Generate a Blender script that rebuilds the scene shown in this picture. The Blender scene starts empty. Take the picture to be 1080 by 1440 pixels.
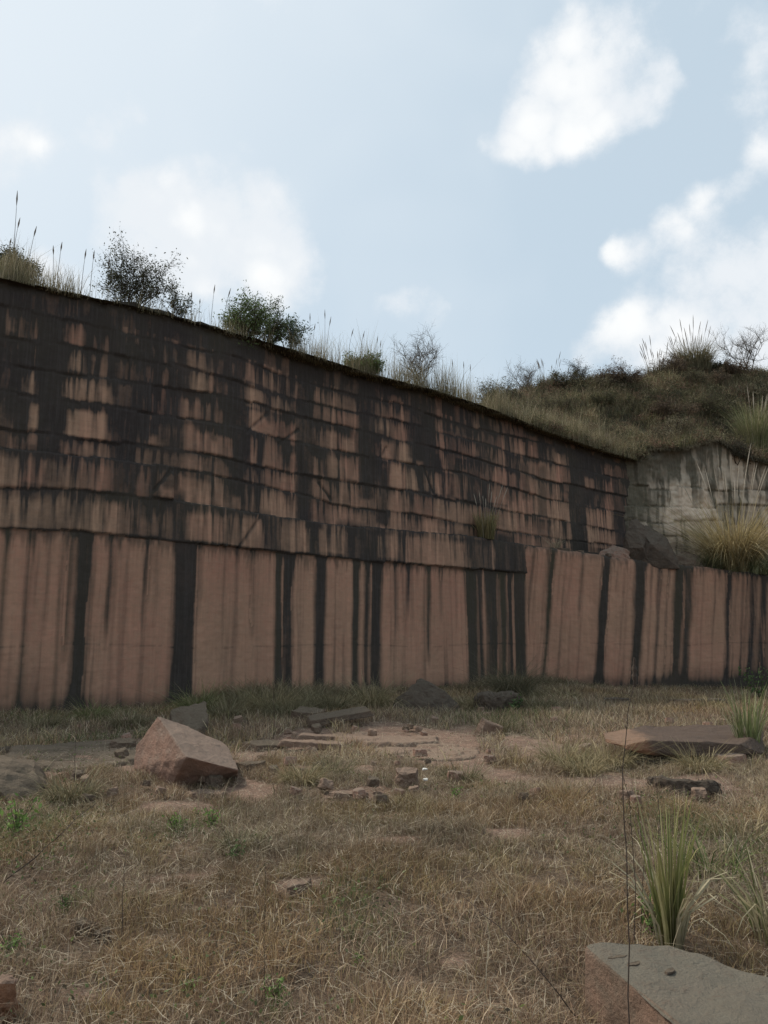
import bpy, bmesh, math, random
import numpy as np
from mathutils import Vector, Matrix, noise as mnoise
R = math.radians
random.seed(7); rng = np.random.default_rng(7)
scene = bpy.context.scene
COL = scene.collection
# ------------------------------------------------------------------ camera
EYE = 1.6; PITCH = R(9.06); F = 1122.0
cam = bpy.data.cameras.new('camera'); cam.sensor_fit = 'VERTICAL'; cam.sensor_height = 24.0
cam.lens = F / 1440 * 24.0; cam.clip_start = 0.05; cam.clip_end = 3000
camo = bpy.data.objects.new('camera', cam); COL.objects.link(camo)
camo.location = (0, 0, EYE); camo.rotation_euler = (math.pi / 2 + PITCH, 0, 0)
scene.camera = camo
scene.view_settings.view_transform = 'Standard'; scene.view_settings.look = 'None'
scene.view_settings.exposure = 0.1; scene.view_settings.gamma = 1
FW = Vector((0, math.cos(PITCH), math.sin(PITCH))); UP = Vector((0, -math.sin(PITCH), math.cos(PITCH)))
def ray(px, py):
    return FW + Vector((1, 0, 0)) * ((px - 540) / F) + UP * ((720 - py) / F)
def P(px, py, Y):                       # point of the photo at depth Y
    d = ray(px, py); s = Y / d.y
    return Vector((d.x * s, Y, EYE + d.z * s))
def G(px, py, z=0.0):                   # point of the photo on the ground
    d = ray(px, py); s = (z - EYE) / d.z
    return Vector((d.x * s, d.y * s, z))
def proj(x, y, z):                      # world -> photo pixel (numpy)
    dz = z - EYE
    dep = y * FW.y + dz * FW.z
    return 540 + F * x / dep, 720 - F * (y * UP.y + dz * UP.z) / dep
# ------------------------------------------------------------------ sky and sun
SUN_EL, SUN_AZ = 50.0, -62.0            # azimuth clockwise from the view direction
world = bpy.data.worlds.new('World'); scene.world = world; world.use_nodes = True
nt = world.node_tree; N = nt.nodes; L = nt.links
for n in list(N): N.remove(n)
def wn(t, **k):
    n = N.new(t)
    for a, b in k.items(): setattr(n, a, b)
    return n
def setin(nt_, sock, v):
    if isinstance(v, bpy.types.NodeSocket): nt_.links.new(v, sock)
    else: sock.default_value = v
def math_(nt_, op, a, b=None, c=None, clamp=False):
    n = nt_.nodes.new('ShaderNodeMath'); n.operation = op; n.use_clamp = clamp
    setin(nt_, n.inputs[0], a)
    if b is not None: setin(nt_, n.inputs[1], b)
    if c is not None: setin(nt_, n.inputs[2], c)
    return n.outputs[0]
def maprange(nt_, v, a, b, c=0.0, d=1.0, smooth=True):
    n = nt_.nodes.new('ShaderNodeMapRange'); n.interpolation_type = 'SMOOTHSTEP' if smooth else 'LINEAR'
    setin(nt_, n.inputs[0], v); n.inputs[1].default_value = a; n.inputs[2].default_value = b
    n.inputs[3].default_value = c; n.inputs[4].default_value = d
    return n.outputs[0]
def mixc(nt_, f, a, b, blend='MIX'):
    n = nt_.nodes.new('ShaderNodeMix'); n.data_type = 'RGBA'; n.blend_type = blend
    setin(nt_, n.inputs[0], f)
    for s, v in ((n.inputs[6], a), (n.inputs[7], b)):
        if isinstance(v, bpy.types.NodeSocket): nt_.links.new(v, s)
        else: s.default_value = (*v, 1)
    return n.outputs[2]
def noise(nt_, vec, scale, detail=4, rough=0.55, dist=0.0):
    n = nt_.nodes.new('ShaderNodeTexNoise'); n.inputs['Scale'].default_value = scale
    n.inputs['Detail'].default_value = detail; n.inputs['Roughness'].default_value = rough
    n.inputs['Distortion'].default_value = dist
    if vec is not None: nt_.links.new(vec, n.inputs['Vector'])
    return n
sky = wn('ShaderNodeTexSky', sky_type='NISHITA'); sky.sun_disc = False
sky.sun_elevation = R(SUN_EL); sky.sun_rotation = R(SUN_AZ)
sky.air_density = 1.0; sky.dust_density = 2.5; sky.ozone_density = 1.5
geo = wn('ShaderNodeTexCoord')
dirv = geo.outputs['Generated']
nz1 = noise(nt, dirv, 5.5, 4, 0.6)
off = wn('ShaderNodeVectorMath', operation='SUBTRACT'); L.new(nz1.outputs['Color'], off.inputs[0]); off.inputs[1].default_value = (.5, .5, .5)
offs = wn('ShaderNodeVectorMath', operation='SCALE'); L.new(off.outputs[0], offs.inputs[0]); offs.inputs['Scale'].default_value = 0.09
wv = wn('ShaderNodeVectorMath', operation='ADD'); L.new(dirv, wv.inputs[0]); L.new(offs.outputs[0], wv.inputs[1])
wnv = wn('ShaderNodeVectorMath', operation='NORMALIZE'); L.new(wv.outputs[0], wnv.inputs[0])
CLOUDS = [(178,292,42,1.3),(240,290,50,1.4),(290,310,56,1.4),(345,300,46,1.3),(390,345,50,1.3),(405,395,42,.8),(330,380,60,1),(250,350,55,1),(170,325,34,1),(200,380,40,.7),
 (822,30,26,.8),(872,40,22,.5),(865,85,20,.5),(775,112,38,1),(730,165,34,1),(800,150,44,1),(850,110,42,1),(908,140,22,.8),(935,95,14,.7),(712,205,26,.7),(770,195,36,.9),(880,150,32,.8),(930,110,18,.6),
 (170,140,30,.62),(125,185,30,.62),(200,140,20,.4),(15,185,44,.55),(95,388,30,.95),(55,382,24,.8),
 (585,435,36,.7),(545,432,24,.6),(620,445,26,.55),(330,200,34,.35),
 (1065,385,56,1),(1000,420,52,1),(930,450,46,.95),(870,470,36,.85),(825,490,26,.7),(1060,470,70,1),(960,490,60,1),
 (925,345,32,.8),(885,362,24,.75),(965,335,22,.75),(1000,282,22,.75),(1035,255,24,.75),(1078,225,26,.75),(1065,95,34,.75),(1015,40,20,.3),
 (-150,250,120,.9),(1280,250,150,.8),(300,-200,150,.8),(900,-260,160,.9)]
tot = None
for (cx, cy, r, w) in CLOUDS:
    d = ray(cx, cy).normalized()
    dp = wn('ShaderNodeVectorMath', operation='DOT_PRODUCT'); L.new(wnv.outputs[0], dp.inputs[0]); dp.inputs[1].default_value = d
    k = 2.0 / (r / F * 1.0) ** 2
    e = math_(nt, 'MULTIPLY_ADD', dp.outputs['Value'], k, -k)
    e = math_(nt, 'EXPONENT', e)
    tot = math_(nt, 'MULTIPLY', e, w) if tot is None else math_(nt, 'MULTIPLY_ADD', e, w, tot)
nz2 = noise(nt, dirv, 13, 8, 0.68, 0.0)
tot = math_(nt, 'DIVIDE', math_(nt, 'MULTIPLY', tot, 1.5), math_(nt, 'ADD', tot, 0.6))
vo = wn('ShaderNodeTexVoronoi', feature='F1'); L.new(dirv, vo.inputs['Vector']); vo.inputs['Scale'].default_value = 13; vo.inputs['Detail'].default_value = 1.5; vo.inputs['Roughness'].default_value = .55
puff = math_(nt, 'MULTIPLY_ADD', vo.outputs['Distance'], -1.0, 0.48)
tot = math_(nt, 'ADD', tot, math_(nt, 'MULTIPLY', puff, .55))
nz3 = noise(nt, dirv, 3.2, 3, 0.6, 0.2)
q = math_(nt, 'ADD', tot, math_(nt, 'MULTIPLY_ADD', nz2.outputs['Fac'], 1.25, -.625))
cmask = maprange(nt, q, 0.30, .96)
gen = maprange(nt, nz3.outputs['Fac'], 0.45, 0.8, 0, 0.35)
inner = maprange(nt, math_(nt, 'MULTIPLY_ADD', nz1.outputs['Fac'], 2.6, math_(nt, 'ADD', math_(nt, 'MULTIPLY_ADD', puff, 1.2, q), -1.3)), 0.2, 1.35, 0, 1)
ccol = mixc(nt, inner, (7.9, 8.3, 8.7), (9.4, 9.5, 9.5))
hz = mixc(nt, 0.8, sky.outputs[0], (6.1, 7.3, 8.2))
# brighter, whiter air towards the sun
sd = Vector((math.sin(R(SUN_AZ)) * math.cos(R(SUN_EL)), math.cos(R(SUN_AZ)) * math.cos(R(SUN_EL)), math.sin(R(SUN_EL))))
au = wn('ShaderNodeVectorMath', operation='DOT_PRODUCT'); L.new(dirv, au.inputs[0]); au.inputs[1].default_value = sd
hz = mixc(nt, maprange(nt, au.outputs['Value'], .5, 1.0, 0, .75), hz, (7.9, 8.5, 9.0))
base = mixc(nt, gen, hz, (7.7, 8.3, 8.8))
skyc = mixc(nt, math_(nt, 'MULTIPLY', cmask, 0.97), base, ccol)
bg = wn('ShaderNodeBackground'); L.new(skyc, bg.inputs[0]); bg.inputs[1].default_value = 0.1
wo = wn('ShaderNodeOutputWorld'); L.new(bg.outputs[0], wo.inputs[0])
sl = bpy.data.lights.new('sun', 'SUN'); sl.energy = 2.9; sl.angle = R(5); sl.color = (1, .92, .80)
so = bpy.data.objects.new('sun', sl); COL.objects.link(so)
so.rotation_euler = sd.to_track_quat('Z', 'Y').to_euler()

# ------------------------------------------------------------------ helpers
def vnoise(u, v, seed=0):
    """value noise, numpy"""
    iu = np.floor(u).astype(np.int64); iv = np.floor(v).astype(np.int64)
    fu = u - iu; fv = v - iv
    fu = fu * fu * (3 - 2 * fu); fv = fv * fv * (3 - 2 * fv)
    def h(a, b):
        n = (a * 374761393 + b * 668265263 + seed * 974711) & 0x7fffffff
        n = ((n ^ (n >> 13)) * 1274126177) & 0x7fffffff
        n = ((n ^ (n >> 16)) * 974634777) & 0x7fffffff
        return ((n ^ (n >> 11)) & 0xffff) / 65535.0
    a = h(iu, iv); b = h(iu + 1, iv); c = h(iu, iv + 1); d = h(iu + 1, iv + 1)
    return (a * (1 - fu) + b * fu) * (1 - fv) + (c * (1 - fu) + d * fu) * fv
def fbm(u, v, seed=0, o=4, g=0.5):
    s = 0; a = 1; t = 0
    for i in range(o):
        s = s + a * vnoise(u * 2 ** i, v * 2 ** i, seed + i * 17); t += a; a *= g
    return s / t
def sstep(a, b, x):
    t = np.clip((x - a) / (b - a), 0, 1); return t * t * (3 - 2 * t)
def mesh_np(name, verts, faces_flat, starts, totals, mat, parent=None, cols=None, extra=None, smooth=False):
    me = bpy.data.meshes.new(name)
    me.vertices.add(len(verts)); me.vertices.foreach_set('co', np.asarray(verts, np.float32).ravel())
    me.loops.add(len(faces_flat)); me.loops.foreach_set('vertex_index', np.asarray(faces_flat, np.int32))
    me.polygons.add(len(starts)); me.polygons.foreach_set('loop_start', np.asarray(starts, np.int32))
    try: me.polygons.foreach_set('loop_total', np.asarray(totals, np.int32))
    except Exception: pass
    if smooth: me.polygons.foreach_set('use_smooth', np.ones(len(starts), bool))
    if cols is not None:
        a = me.color_attributes.new('Col', 'FLOAT_COLOR', 'POINT')
        c4 = np.ones((len(verts), 4), np.float32); c4[:, :cols.shape[1]] = cols
        a.data.foreach_set('color', c4.ravel())
    if extra:
        for k, v in extra.items():
            a = me.attributes.new(k, 'FLOAT', 'POINT'); a.data.foreach_set('value', np.asarray(v, np.float32))
    me.update(calc_edges=True); me.materials.append(mat)
    o = bpy.data.objects.new(name, me); COL.objects.link(o)
    if parent: o.parent = parent
    return o
def grid_np(name, X, Y, Z, mat, parent=None, cols=None, smooth=True, flip=False):
    nr, nc = X.shape
    v = np.stack([X.ravel(), Y.ravel(), Z.ravel()], 1)
    i = np.arange(nr * nc).reshape(nr, nc)
    q = np.stack([i[:-1, :-1], i[:-1, 1:], i[1:, 1:], i[1:, :-1]], -1).reshape(-1, 4)
    if flip: q = q[:, ::-1]
    return mesh_np(name, v, q.ravel(), np.arange(len(q)) * 4, np.full(len(q), 4), mat, parent, cols, None, smooth)
def blades(name, base, h, w, ang, lean, col, mat, parent=None, tipcol=1.15, seg=2, droop=None):
    """many grass blades as one mesh. base (N,3), lean = horizontal reach / height"""
    n = len(h); S = [0, .55, 1] if seg == 2 else [0, .3, .6, .85, 1]
    W = [1, .75, 0] if seg == 2 else [1, .95, .8, .5, 0]
    if droop is None: droop = np.zeros(n)
    dx, dy = np.cos(ang), np.sin(ang)
    px, py = -dy, dx
    yaw = rng.uniform(0, np.pi, n); px, py = np.cos(yaw), np.sin(yaw)
    V = []; C = []; m = 0
    for s, ww in zip(S, W):
        r = lean * h * (s ** 1.7)
        zz = h * (s - droop * s ** 2.6)
        c = np.stack([base[:, 0] + dx * r, base[:, 1] + dy * r, base[:, 2] + zz], 1)
        k = (0.75 + (tipcol - 0.75) * s)
        cc = col * k
        if ww > 0:
            o = np.stack([px, py, 0 * px], 1) * (w * ww * .5)[:, None]
            V += [c - o, c + o]; C += [cc, cc]
        else: V.append(c); C.append(cc)
    m = len(V)
    V = np.stack(V, 1).reshape(-1, 3); C = np.stack(C, 1).reshape(-1, 3)
    ns = len(S) - 1
    loc = []; tots = []
    for k in range(ns - 1):
        loc += [2 * k, 2 * k + 1, 2 * k + 3, 2 * k + 2]; tots.append(4)
    loc += [2 * (ns - 1), 2 * (ns - 1) + 1, 2 * ns]; tots.append(3)
    fl = (np.arange(n)[:, None] * m + np.array(loc)[None]).ravel()
    tt = np.tile(tots, n); st = np.concatenate([[0], np.cumsum(tt)[:-1]])
    return mesh_np(name, V, fl, st, tt, mat, parent, C)
def leaves(name, cen, size, col, mat, parent=None, asp=0.5, updir=0.3):
    n = len(cen)
    a = rng.normal(size=(n, 3)); a[:, 2] += updir; a /= np.linalg.norm(a, axis=1)[:, None]
    b = np.cross(a, rng.normal(size=(n, 3))); b /= np.linalg.norm(b, axis=1)[:, None]
    a = a * size[:, None] * .5; b = b * size[:, None] * .5 * asp
    V = np.stack([cen - a, cen + b, cen + a, cen - b], 1).reshape(-1, 3)
    C = np.repeat(col, 4, 0)
    return mesh_np(name, V, np.arange(4 * n), np.arange(n) * 4, np.full(n, 4), mat, parent, C)
def tubes(name, chains, mat, parent=None, sides=5, col=None):
    """chains: list of (points, radii)"""
    V = []; FL = []; ST = []; TT = []; b = 0; nl = 0; C = []
    for pts, rad in chains:
        pts = [Vector(p) for p in pts]
        for i, p in enumerate(pts):
            t = (pts[min(i + 1, len(pts) - 1)] - pts[max(i - 1, 0)]).normalized()
            u = t.orthogonal().normalized(); v = t.cross(u)
            for k in range(sides):
                a = 2 * math.pi * k / sides
                V.append(p + (u * math.cos(a) + v * math.sin(a)) * rad[i])
        for i in range(len(pts) - 1):
            for k in range(sides):
                k2 = (k + 1) % sides
                FL += [b + i * sides + k, b + i * sides + k2, b + (i + 1) * sides + k2, b + (i + 1) * sides + k]
                ST.append(nl); nl += 4; TT.append(4)
        b += len(pts) * sides
    return mesh_np(name, np.array([tuple(v) for v in V]), FL, ST, TT, mat, parent, None if col is None else np.tile(col, (len(V), 1)), None, True)
def tag(o, label=None, cat=None, group=None, kind=None):
    if label: o['label'] = label
    if cat: o['category'] = cat
    if group: o['group'] = group
    if kind: o['kind'] = kind
    return o
def empty(name, loc, label, cat, group=None):
    o = bpy.data.objects.new(name, None); COL.objects.link(o); o.location = loc
    o.empty_display_size = 0.2
    return tag(o, label, cat, group)
def dup(root, loc, rz, sc=1.0, label=None, group=None):
    r = root.copy(); COL.objects.link(r); r.location = loc; r.rotation_euler = (0, 0, rz); r.scale = (sc, sc, sc)
    if label: r['label'] = label
    if group: r['group'] = group
    for ch in list(root.children):
        c = ch.copy(); COL.objects.link(c); c.parent = r
    return r
# ------------------------------------------------------------------ materials
def newmat(name):
    m = bpy.data.materials.new(name); m.use_nodes = True
    t = m.node_tree
    for n in list(t.nodes): t.nodes.remove(n)
    b = t.nodes.new('ShaderNodeBsdfPrincipled'); o = t.nodes.new('ShaderNodeOutputMaterial')
    t.links.new(b.outputs[0], o.inputs[0])
    b.inputs['Roughness'].default_value = 0.9; b.inputs['Specular IOR Level'].default_value = 0.25
    return m, t, b, o
def bump(t, h, b, dist=0.02, strength=1.0):
    n = t.nodes.new('ShaderNodeBump'); n.inputs['Distance'].default_value = dist; n.inputs['Strength'].default_value = strength
    t.links.new(h, n.inputs['Height']); t.links.new(n.outputs[0], b.inputs['Normal'])
def attr(t, name='Col'):
    n = t.nodes.new('ShaderNodeAttribute'); n.attribute_name = name; return n
def coords(t, scale=(1, 1, 1)):
    g = t.nodes.new('ShaderNodeNewGeometry'); m = t.nodes.new('ShaderNodeMapping')
    m.inputs['Scale'].default_value = scale
    t.links.new(g.outputs['Position'], m.inputs[0]); return m.outputs[0]
# stained sawn sandstone: colour attribute (r dark, g moss, b tone), fine noise on top
def wall_mat(name, c1, c2, cy, dark, moss):
    m, t, b, o = newmat(name)
    a = attr(t); s = t.nodes.new('ShaderNodeSeparateColor'); t.links.new(a.outputs['Color'], s.inputs[0])
    drip = noise(t, coords(t, (7, 7, .55)), 1.6, 6, .65)
    drip2 = noise(t, coords(t, (13, 13, .6)), 1.4, 6, .65)
    saw = noise(t, coords(t, (.6, .6, 7)), 1.6, 8, .75)
    spk = noise(t, coords(t), 9, 8, .7)
    big = noise(t, coords(t), .7, 4, .6)
    tone = math_(t, 'ADD', s.outputs[2], math_(t, 'MULTIPLY_ADD', big.outputs[0], .8, -.4), clamp=True)
    c = mixc(t, tone, c1, c2)
    c = mixc(t, maprange(t, spk.outputs[0], .4, .75, 0, .55), c, cy)
    c = mixc(t, maprange(t, saw.outputs[0], .4, .75, .0, .25), c, tuple(x * .55 for x in c1))
    # dark film: attribute thresholded through the noises so its edge frays
    dk = math_(t, 'ADD', s.outputs[0], math_(t, 'MULTIPLY_ADD', drip.outputs[0], .42, -.21))
    dk = math_(t, 'ADD', dk, math_(t, 'MULTIPLY_ADD', drip2.outputs[0], .25, -.125))
    dk = math_(t, 'ADD', dk, math_(t, 'MULTIPLY_ADD', spk.outputs[0], .3, -.15))
    dk = maprange(t, dk, -.02, 1.12, 0, .97, False)
    c = mixc(t, maprange(t, big.outputs[0], .35, .65, 0, .35), c, tuple(x * .7 for x in c2))
    dc = mixc(t, s.outputs[1], dark, moss)
    dc = mixc(t, maprange(t, drip2.outputs[0], .42, .72, 0, .6), dc, tuple(x * 2.2 for x in dark))
    dc = mixc(t, maprange(t, big.outputs[0], .5, .7, 0, .5), dc, (.06, .044, .037))
    c = mixc(t, dk, c, dc)
    t.links.new(c, b.inputs['Base Color'])
    h = math_(t, 'ADD', math_(t, 'MULTIPLY', spk.outputs[0], .7), math_(t, 'MULTIPLY', saw.outputs[0], .5))
    bump(t, h, b, .025, .6)
    return m
M_wall = wall_mat('stained_red_sandstone', (.45, .222, .148), (.49, .30, .192), (.42, .27, .178), (.027, .024, .023), (.050, .046, .029))
M_cream = wall_mat('pale_sandstone', (.68, .55, .42), (.60, .45, .33), (.78, .67, .53), (.09, .072, .055), (.11, .10, .065))
def rock_mat(name, side, side2, top, lum=1.0):
    m, t, b, o = newmat(name)
    tc = t.nodes.new('ShaderNodeTexCoord'); ob = tc.outputs['Object']
    n1 = noise(t, ob, 3, 6, .65); n2 = noise(t, ob, 16, 8, .75); n3 = noise(t, ob, 45, 3, .6)
    g = t.nodes.new('ShaderNodeNewGeometry'); s = t.nodes.new('ShaderNodeSeparateXYZ'); t.links.new(g.outputs['Normal'], s.inputs[0])
    c = mixc(t, maprange(t, n1.outputs[0], .35, .65), side, side2)
    up = math_(t, 'ADD', s.outputs[2], math_(t, 'MULTIPLY_ADD', n1.outputs[0], .7, -.35))
    c = mixc(t, maprange(t, up, .15, .75, 0, .85), c, top)
    c = mixc(t, maprange(t, n2.outputs[0], .5, .75, 0, .55), c, tuple(x * .5 for x in side))
    c = mixc(t, maprange(t, n2.outputs[0], .5, .25, 0, .35), c, tuple(min(1, x * 1.5) for x in top))
    t.links.new(c, b.inputs['Base Color'])
    bump(t, math_(t, 'ADD', n2.outputs[0], math_(t, 'MULTIPLY', n3.outputs[0], .5)), b, .045, 1)
    return m
M_rock = rock_mat('red_block_stone', (.36, .21, .15), (.27, .17, .125), (.26, .195, .15))
M_rockg = rock_mat('mossy_grey_stone', (.17, .115, .082), (.13, .095, .07), (.16, .125, .088))
M_rockd = rock_mat('dark_boulder_stone', (.115, .082, .06), (.09, .068, .052), (.105, .082, .06))
M_rockp = rock_mat('pale_slab_stone', (.26, .175, .125), (.22, .145, .105), (.285, .20, .145))
M_rocko = rock_mat('orange_slab_stone', (.33, .17, .10), (.24, .13, .085), (.26, .17, .115))
M_fslab = rock_mat('foreground_slab_stone', (.29, .18, .125), (.19, .135, .095), (.19, .172, .132))
def orange_end(m):                                               # fresh orange break at the slab's left end only
    t = m.node_tree; b = next(n for n in t.nodes if n.type == 'BSDF_PRINCIPLED'); src = b.inputs['Base Color'].links[0].from_socket
    tc = t.nodes.new('ShaderNodeTexCoord'); sx = t.nodes.new('ShaderNodeSeparateXYZ'); t.links.new(tc.outputs['Object'], sx.inputs[0])
    nz = noise(t, tc.outputs['Object'], 3.5, 4, .6)
    f = maprange(t, math_(t, 'MULTIPLY_ADD', nz.outputs[0], .7, sx.outputs[0]), -.25, .05)
    t.links.new(mixc(t, f, src, mixc(t, nz.outputs[0], (.085, .06, .048), (.16, .11, .08))), b.inputs['Base Color'])
orange_end(M_rocko)
M_orange = rock_mat('fresh_orange_stone', (.36, .17, .09), (.26, .14, .085), (.27, .19, .14))
def ground_mat():
    m, t, b, o = newmat('dry_soil_and_litter')
    a = attr(t)
    n1 = noise(t, coords(t), 6, 8, .7); n2 = noise(t, coords(t), 55, 6, .75)
    c = mixc(t, maprange(t, n2.outputs[0], .3, .7), (.35, .33, .30), (1.5, 1.45, 1.4))
    c = mixc(t, 1.0, a.outputs['Color'], c, 'MULTIPLY')
    c2 = mixc(t, maprange(t, n1.outputs[0], .35, .7), (.7, .7, .7), (1.2, 1.2, 1.2))
    c = mixc(t, 1.0, c, c2, 'MULTIPLY')
    t.links.new(c, b.inputs['Base Color'])
    bump(t, math_(t, 'ADD', n1.outputs[0], math_(t, 'MULTIPLY', n2.outputs[0], .4)), b, .05, 1)
    return m
M_ground = ground_mat()
def leaf_mat(name, tr=.3):
    m, t, b, o = newmat(name)
    a = attr(t); n1 = noise(t, coords(t), 12, 3, .6)
    c = mixc(t, 1.0, a.outputs['Color'], mixc(t, n1.outputs[0], (.7, .7, .7), (1.3, 1.3, 1.3)), 'MULTIPLY')
    t.links.new(c, b.inputs['Base Color']); b.inputs['Roughness'].default_value = .75
    tl = t.nodes.new('ShaderNodeBsdfTranslucent'); t.links.new(c, tl.inputs[0])
    mx = t.nodes.new('ShaderNodeMixShader'); mx.inputs[0].default_value = tr
    t.links.new(b.outputs[0], mx.inputs[1]); t.links.new(tl.outputs[0], mx.inputs[2]); t.links.new(mx.outputs[0], o.inputs[0])
    return m
M_leaf = leaf_mat('foliage'); M_blade = leaf_mat('grass_blade', .25)
def plain_mat(name, c, c2):
    m, t, b, o = newmat(name)
    tc = t.nodes.new('ShaderNodeTexCoord'); n1 = noise(t, tc.outputs['Object'], 14, 5, .6)
    t.links.new(mixc(t, n1.outputs[0], c, c2), b.inputs['Base Color']); bump(t, n1.outputs[0], b, .01)
    return m
M_twig = plain_mat('dark_twig', (.045, .032, .024), (.09, .065, .05))
M_bark = plain_mat('grey_bark', (.10, .085, .07), (.17, .145, .12))
M_plume = plain_mat('pale_plume', (.34, .28, .21), (.46, .40, .32))
M_plumed = plain_mat('brown_plume', (.13, .10, .075), (.2, .155, .12))
M_cream_scrap = plain_mat('white_scrap', (.6, .58, .53), (.75, .73, .68))
# ------------------------------------------------------------------ quarry wall geometry
P0 = G(0, 1006); WD = Vector((math.sin(R(49)), math.cos(R(49)), 0)); WN = Vector((WD.y, -WD.x, 0))   # WN looks at the pit
def wall_hit(px, py, p0=None, wd=None):
    p0 = p0 or P0; wd = wd or WD
    n = Vector((wd.y, -wd.x, 0)); d = ray(px, py); o = Vector((0, 0, EYE))
    s = (p0 - o).dot(n) / d.dot(n); h = o + d * s
    return (h - p0).dot(wd), h.z, h
TOPPX = [(-60,372),(0,388),(50,400),(110,413),(190,430),(240,443),(340,470),(400,487),(460,505),(520,524),(610,547),(660,563),(710,581),(760,601),(830,626),(875,640),(897,646)]
tp = np.array([wall_hit(*p)[:2] for p in TOPPX])
def ztop(t): return np.interp(t, tp[:, 0], tp[:, 1])
T_END = wall_hit(901, 700)[0]; T_BEND = wall_hit(739, 780)[0]
CORNER = P0 + WD * T_END; BEND = P0 + WD * T_BEND
print('P0', P0, 'T', T_BEND, T_END, 'corner', CORNER, 'bend', BEND, 'tops', tp[:, 1])
LN = [np.array(a, float) for a in (
  [(0,742),(120,748),(300,768),(380,775),(500,788),(650,799),(740,806)],      # seam: lower face / band
  [(0,687),(120,690),(300,711),(370,723),(480,738),(650,752),(740,765)],      # band top
  [(0,628),(100,638),(300,666),(430,690),(480,706),(600,722),(700,741),(815,758)],
  [(0,598),(100,611),(300,639),(430,664),(580,686),(700,710),(815,733),(880,745)],
  [(0,548),(100,561),(300,593),(400,612),(560,644),(660,660),(780,699),(880,718)],
  [(0,508),(100,522),(300,550),(400,572),(560,611),(660,636),(780,672),(880,694)],
  [(0,468),(100,482),(250,512),(340,535),(450,562),(560,585),(680,618),(780,645),(880,670)],
  [(100,448),(260,484),(340,500),(450,536),(560,560),(680,598),(780,620),(880,650)])]
def line_tz(a, p0=None, wd=None):
    q = np.array([wall_hit(x, y, p0, wd)[:2] for x, y in a]); return q
LTZ = [line_tz(a) for a in LN]
def line_z(k, t): return np.interp(t, LTZ[k][:, 0], LTZ[k][:, 1])
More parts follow.
